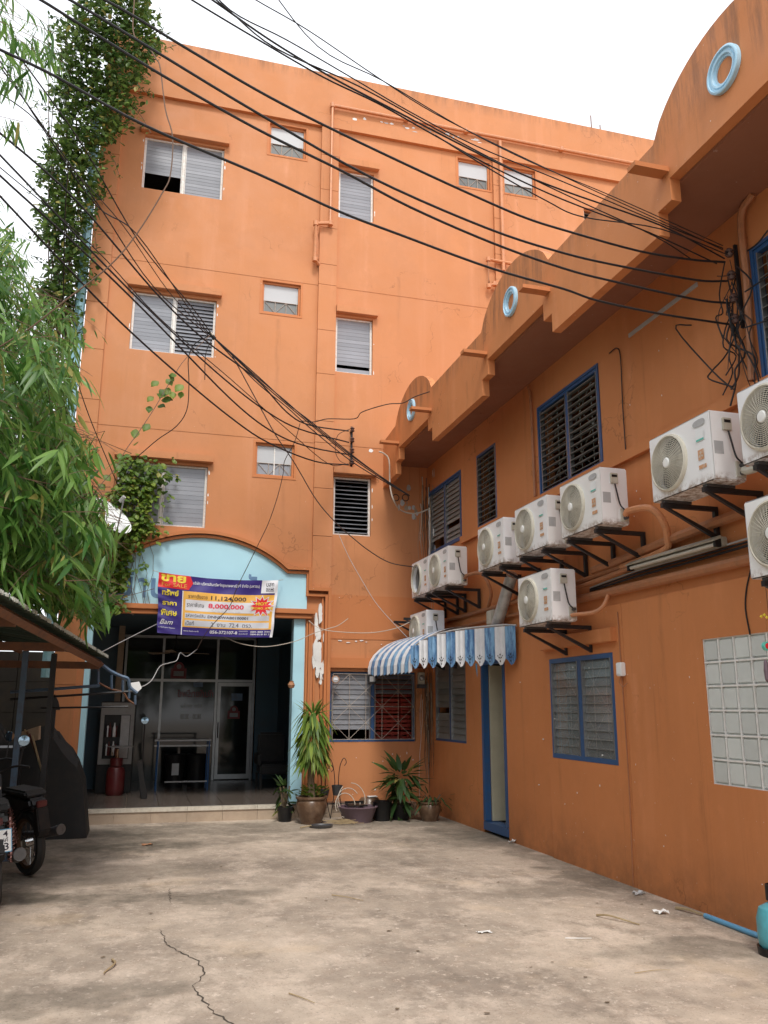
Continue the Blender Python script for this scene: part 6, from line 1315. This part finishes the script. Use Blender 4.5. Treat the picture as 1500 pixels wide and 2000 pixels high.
for pp in (((1350, 635), (1320, 642), (1392, 725), (1432, 760)), ((1450, 620), (1420, 690), (1390, 725), (1385, 740), (1430, 755)), ((1460, 490), (1480, 475), (1500, 450)), ((1455, 570), (1500, 540)), ((1440, 520), (1470, 560), (1440, 640), (1475, 720), (1482, 745)), ((1455, 640), (1500, 625))):
    M().tube(smoothpts([tuple(on(0, 4.38, *p)) for p in pp], 4), .007, 5).build('strand', M_RUB, rk)
# damp, paint-stripped corner of the annex: root-like remains
rt = thing('dead_creeper', 'dead creeper roots and peeling paint trails down the inner corner', 'creeper')
for k in range(64):
    a = random.choice((0, 1, 1)); pts = []; s0 = random.uniform(.0, .22)
    z = random.uniform(4.4, 5.5) if k < 42 else random.uniform(1.7, 2.2); zend = z-random.uniform(.5, 1.9)
    while z > zend and z > .1:
        if a: pts.append((4.49-s0*.6, 13.285, z))
        else: pts.append((4.488, 13.28-s0*.8, z))
        z -= random.uniform(.08, .16); s0 = max(0.0, s0+random.gauss(0, .018))
    if len(pts) > 2: M().tube(pts, random.choice((.004, .006, .010, .014)), 4, True, .002).build('root', random.choice((M_CREAMW, M_PAPER, M_TWIG, M_TWIG, M_CARD)), rt)
for x in (4.36,): M(TF).box(x, x+.139, .001, .02, 2.8, 5.6).build('corner_pilaster', M_ORT, HB)
# flaking white patches on the entrance column (thin raised flakes of old render)
for k in range(26):
    cxp, czp = 2.66+random.gauss(0, .05), 2.45+random.gauss(0, .22) if k < 16 else random.uniform(1.6, 3.2); w_ = random.uniform(.012, .05); h_ = w_*random.uniform(1.5, 5)
    n_ = 9; poly = [(cxp+w_*math.cos(2*PI*i/n_)*random.uniform(.5, 1.1), czp+h_*math.sin(2*PI*i/n_)*random.uniform(.6, 1.1)) for i in range(n_)]
    M(TF).prism(poly, .001, .0525+.0004*k if 2.57 < cxp < 2.74 else .012+.0004*k).build('render_flake', M_PAPER, HB)
def flake(T, a, c, w_, h_, b, P, mat=None):
    n_ = 8; M(T).prism([(a+w_*math.cos(2*PI*i/n_)*random.uniform(.5, 1.1), c+h_*math.sin(2*PI*i/n_)*random.uniform(.6, 1.1)) for i in range(n_)], b-.01, b+random.uniform(.001, .003)).build('render_flake', mat or M_PAPER, P)
for k in range(20): a = random.uniform(2.8, 5.7); flake(TF, a, 12.21-abs(random.gauss(0, .03)), random.uniform(.02, .09), random.uniform(.008, .03), .07, HB, random.choice((M_PAPER, M_GREY)))
flake(TF, 3.50, 5.83, .05, .05, 0.0, HB)
for k in range(10): flake(TF, random.uniform(2.95, 4.2), 2.64+random.gauss(0, .02), random.uniform(.01, .05), random.uniform(.006, .014), .010, HB)
for k in range(14): flake(TF, random.uniform(2.85, 4.3), random.uniform(.25, .95), random.uniform(.005, .013), random.uniform(.006, .02), .0, HB)
for a0, a1, z0, z1 in wins2+tall:
    for k in range(7):
        sd2 = random.choice((a0-.02, a1+.02)); flake(TF, sd2, random.uniform(z0, z1), random.uniform(.005, .014), random.uniform(.01, .05), .0, HB)
for k in range(16): flake(TW, random.uniform(5.2, 10), random.uniform(.3, 2.3), random.uniform(.004, .009), random.uniform(.004, .012), .022 if True else 0, AX)
for k in range(16): flake(TW, random.uniform(5.3, 9), random.uniform(3.2, 5.4), random.uniform(.004, .008), random.uniform(.004, .01), .0, AX)
for k in range(22): flake(TW, 13.05-abs(random.gauss(0, .12)), random.uniform(2.2, 2.9) if k < 6 else random.uniform(3.0, 5.5), random.uniform(.006, .02), random.uniform(.02, .1), .0, AX, random.choice((M_PAPER, M_GREY, M_CARD)))
for k in range(14): flake(TF, random.uniform(3.95, 4.34), random.uniform(4.7, 5.5), random.uniform(.01, .05), random.uniform(.02, .07), .0, HB, random.choice((M_GREY, M_CARD)))
# trees across the yard behind the viewer, seen in the glass and shading the horizon
def leafball(c, r, n_, P):
    mats = []
    for k in range(n_):
        v = Vector((random.gauss(0, 1), random.gauss(0, 1), random.gauss(0, .8))).normalized()*r*(random.random()**.4); s = random.uniform(.35, .7)
        mats.append(m4(Vector(c)+v, (random.uniform(-1, 1), random.uniform(-1, 1), random.uniform(-1, .4)), (0, 0, 1), (s, s)))
    return mats
for i, x in enumerate((-9, -4.5, 0, 4.5, 9)):
    t = thing('shade_tree', 'leafy shade tree behind the viewer, seen only in the shop glass', 'tree', (x, -13, 0), 'trees behind the viewer'); t['label'] = ('leftmost', 'second from left', 'middle', 'second from right', 'rightmost')[i]+' shade tree behind the viewer, mirrored in the shop glass'; M().tube([(x, -13, 0), (x+.2, -13, 2.5), (x, -13.2, 4.5)], .18, 8, r1=.1).build('trunk', M_BARK, t, True)
    mats = leafball((x, -13, 4.0), 2.8, 900, t)
    foliage(t, mats, 'round', M_VINE, 0, stuff='crown')
mats = []
for k in range(7000):
    x = -4.6-abs(random.gauss(0, 1.3)); y = random.uniform(-4, 19); z = random.uniform(.5, 8.2+1.2*math.sin(y*.9)+.8*math.sin(y*2.3)); s = random.uniform(.25, .5)
    mats.append(m4((x, y, z), (random.uniform(-1, 1), random.uniform(-1, 1), random.uniform(-1, .3)), (0, 0, 1), (s, s)))
for y in (-2, 1.5, 5, 8.5, 12, 16): M().tube([(-6, y, 0), (-5.9, y+.2, 4), (-6.1, y, 7)], .16, 8, r1=.05).build('trunk', M_BARK, nb_, True)
foliage(nb_, mats, 'round', M_VINE, 0, stuff='crown')
print('objects', len(D.objects))
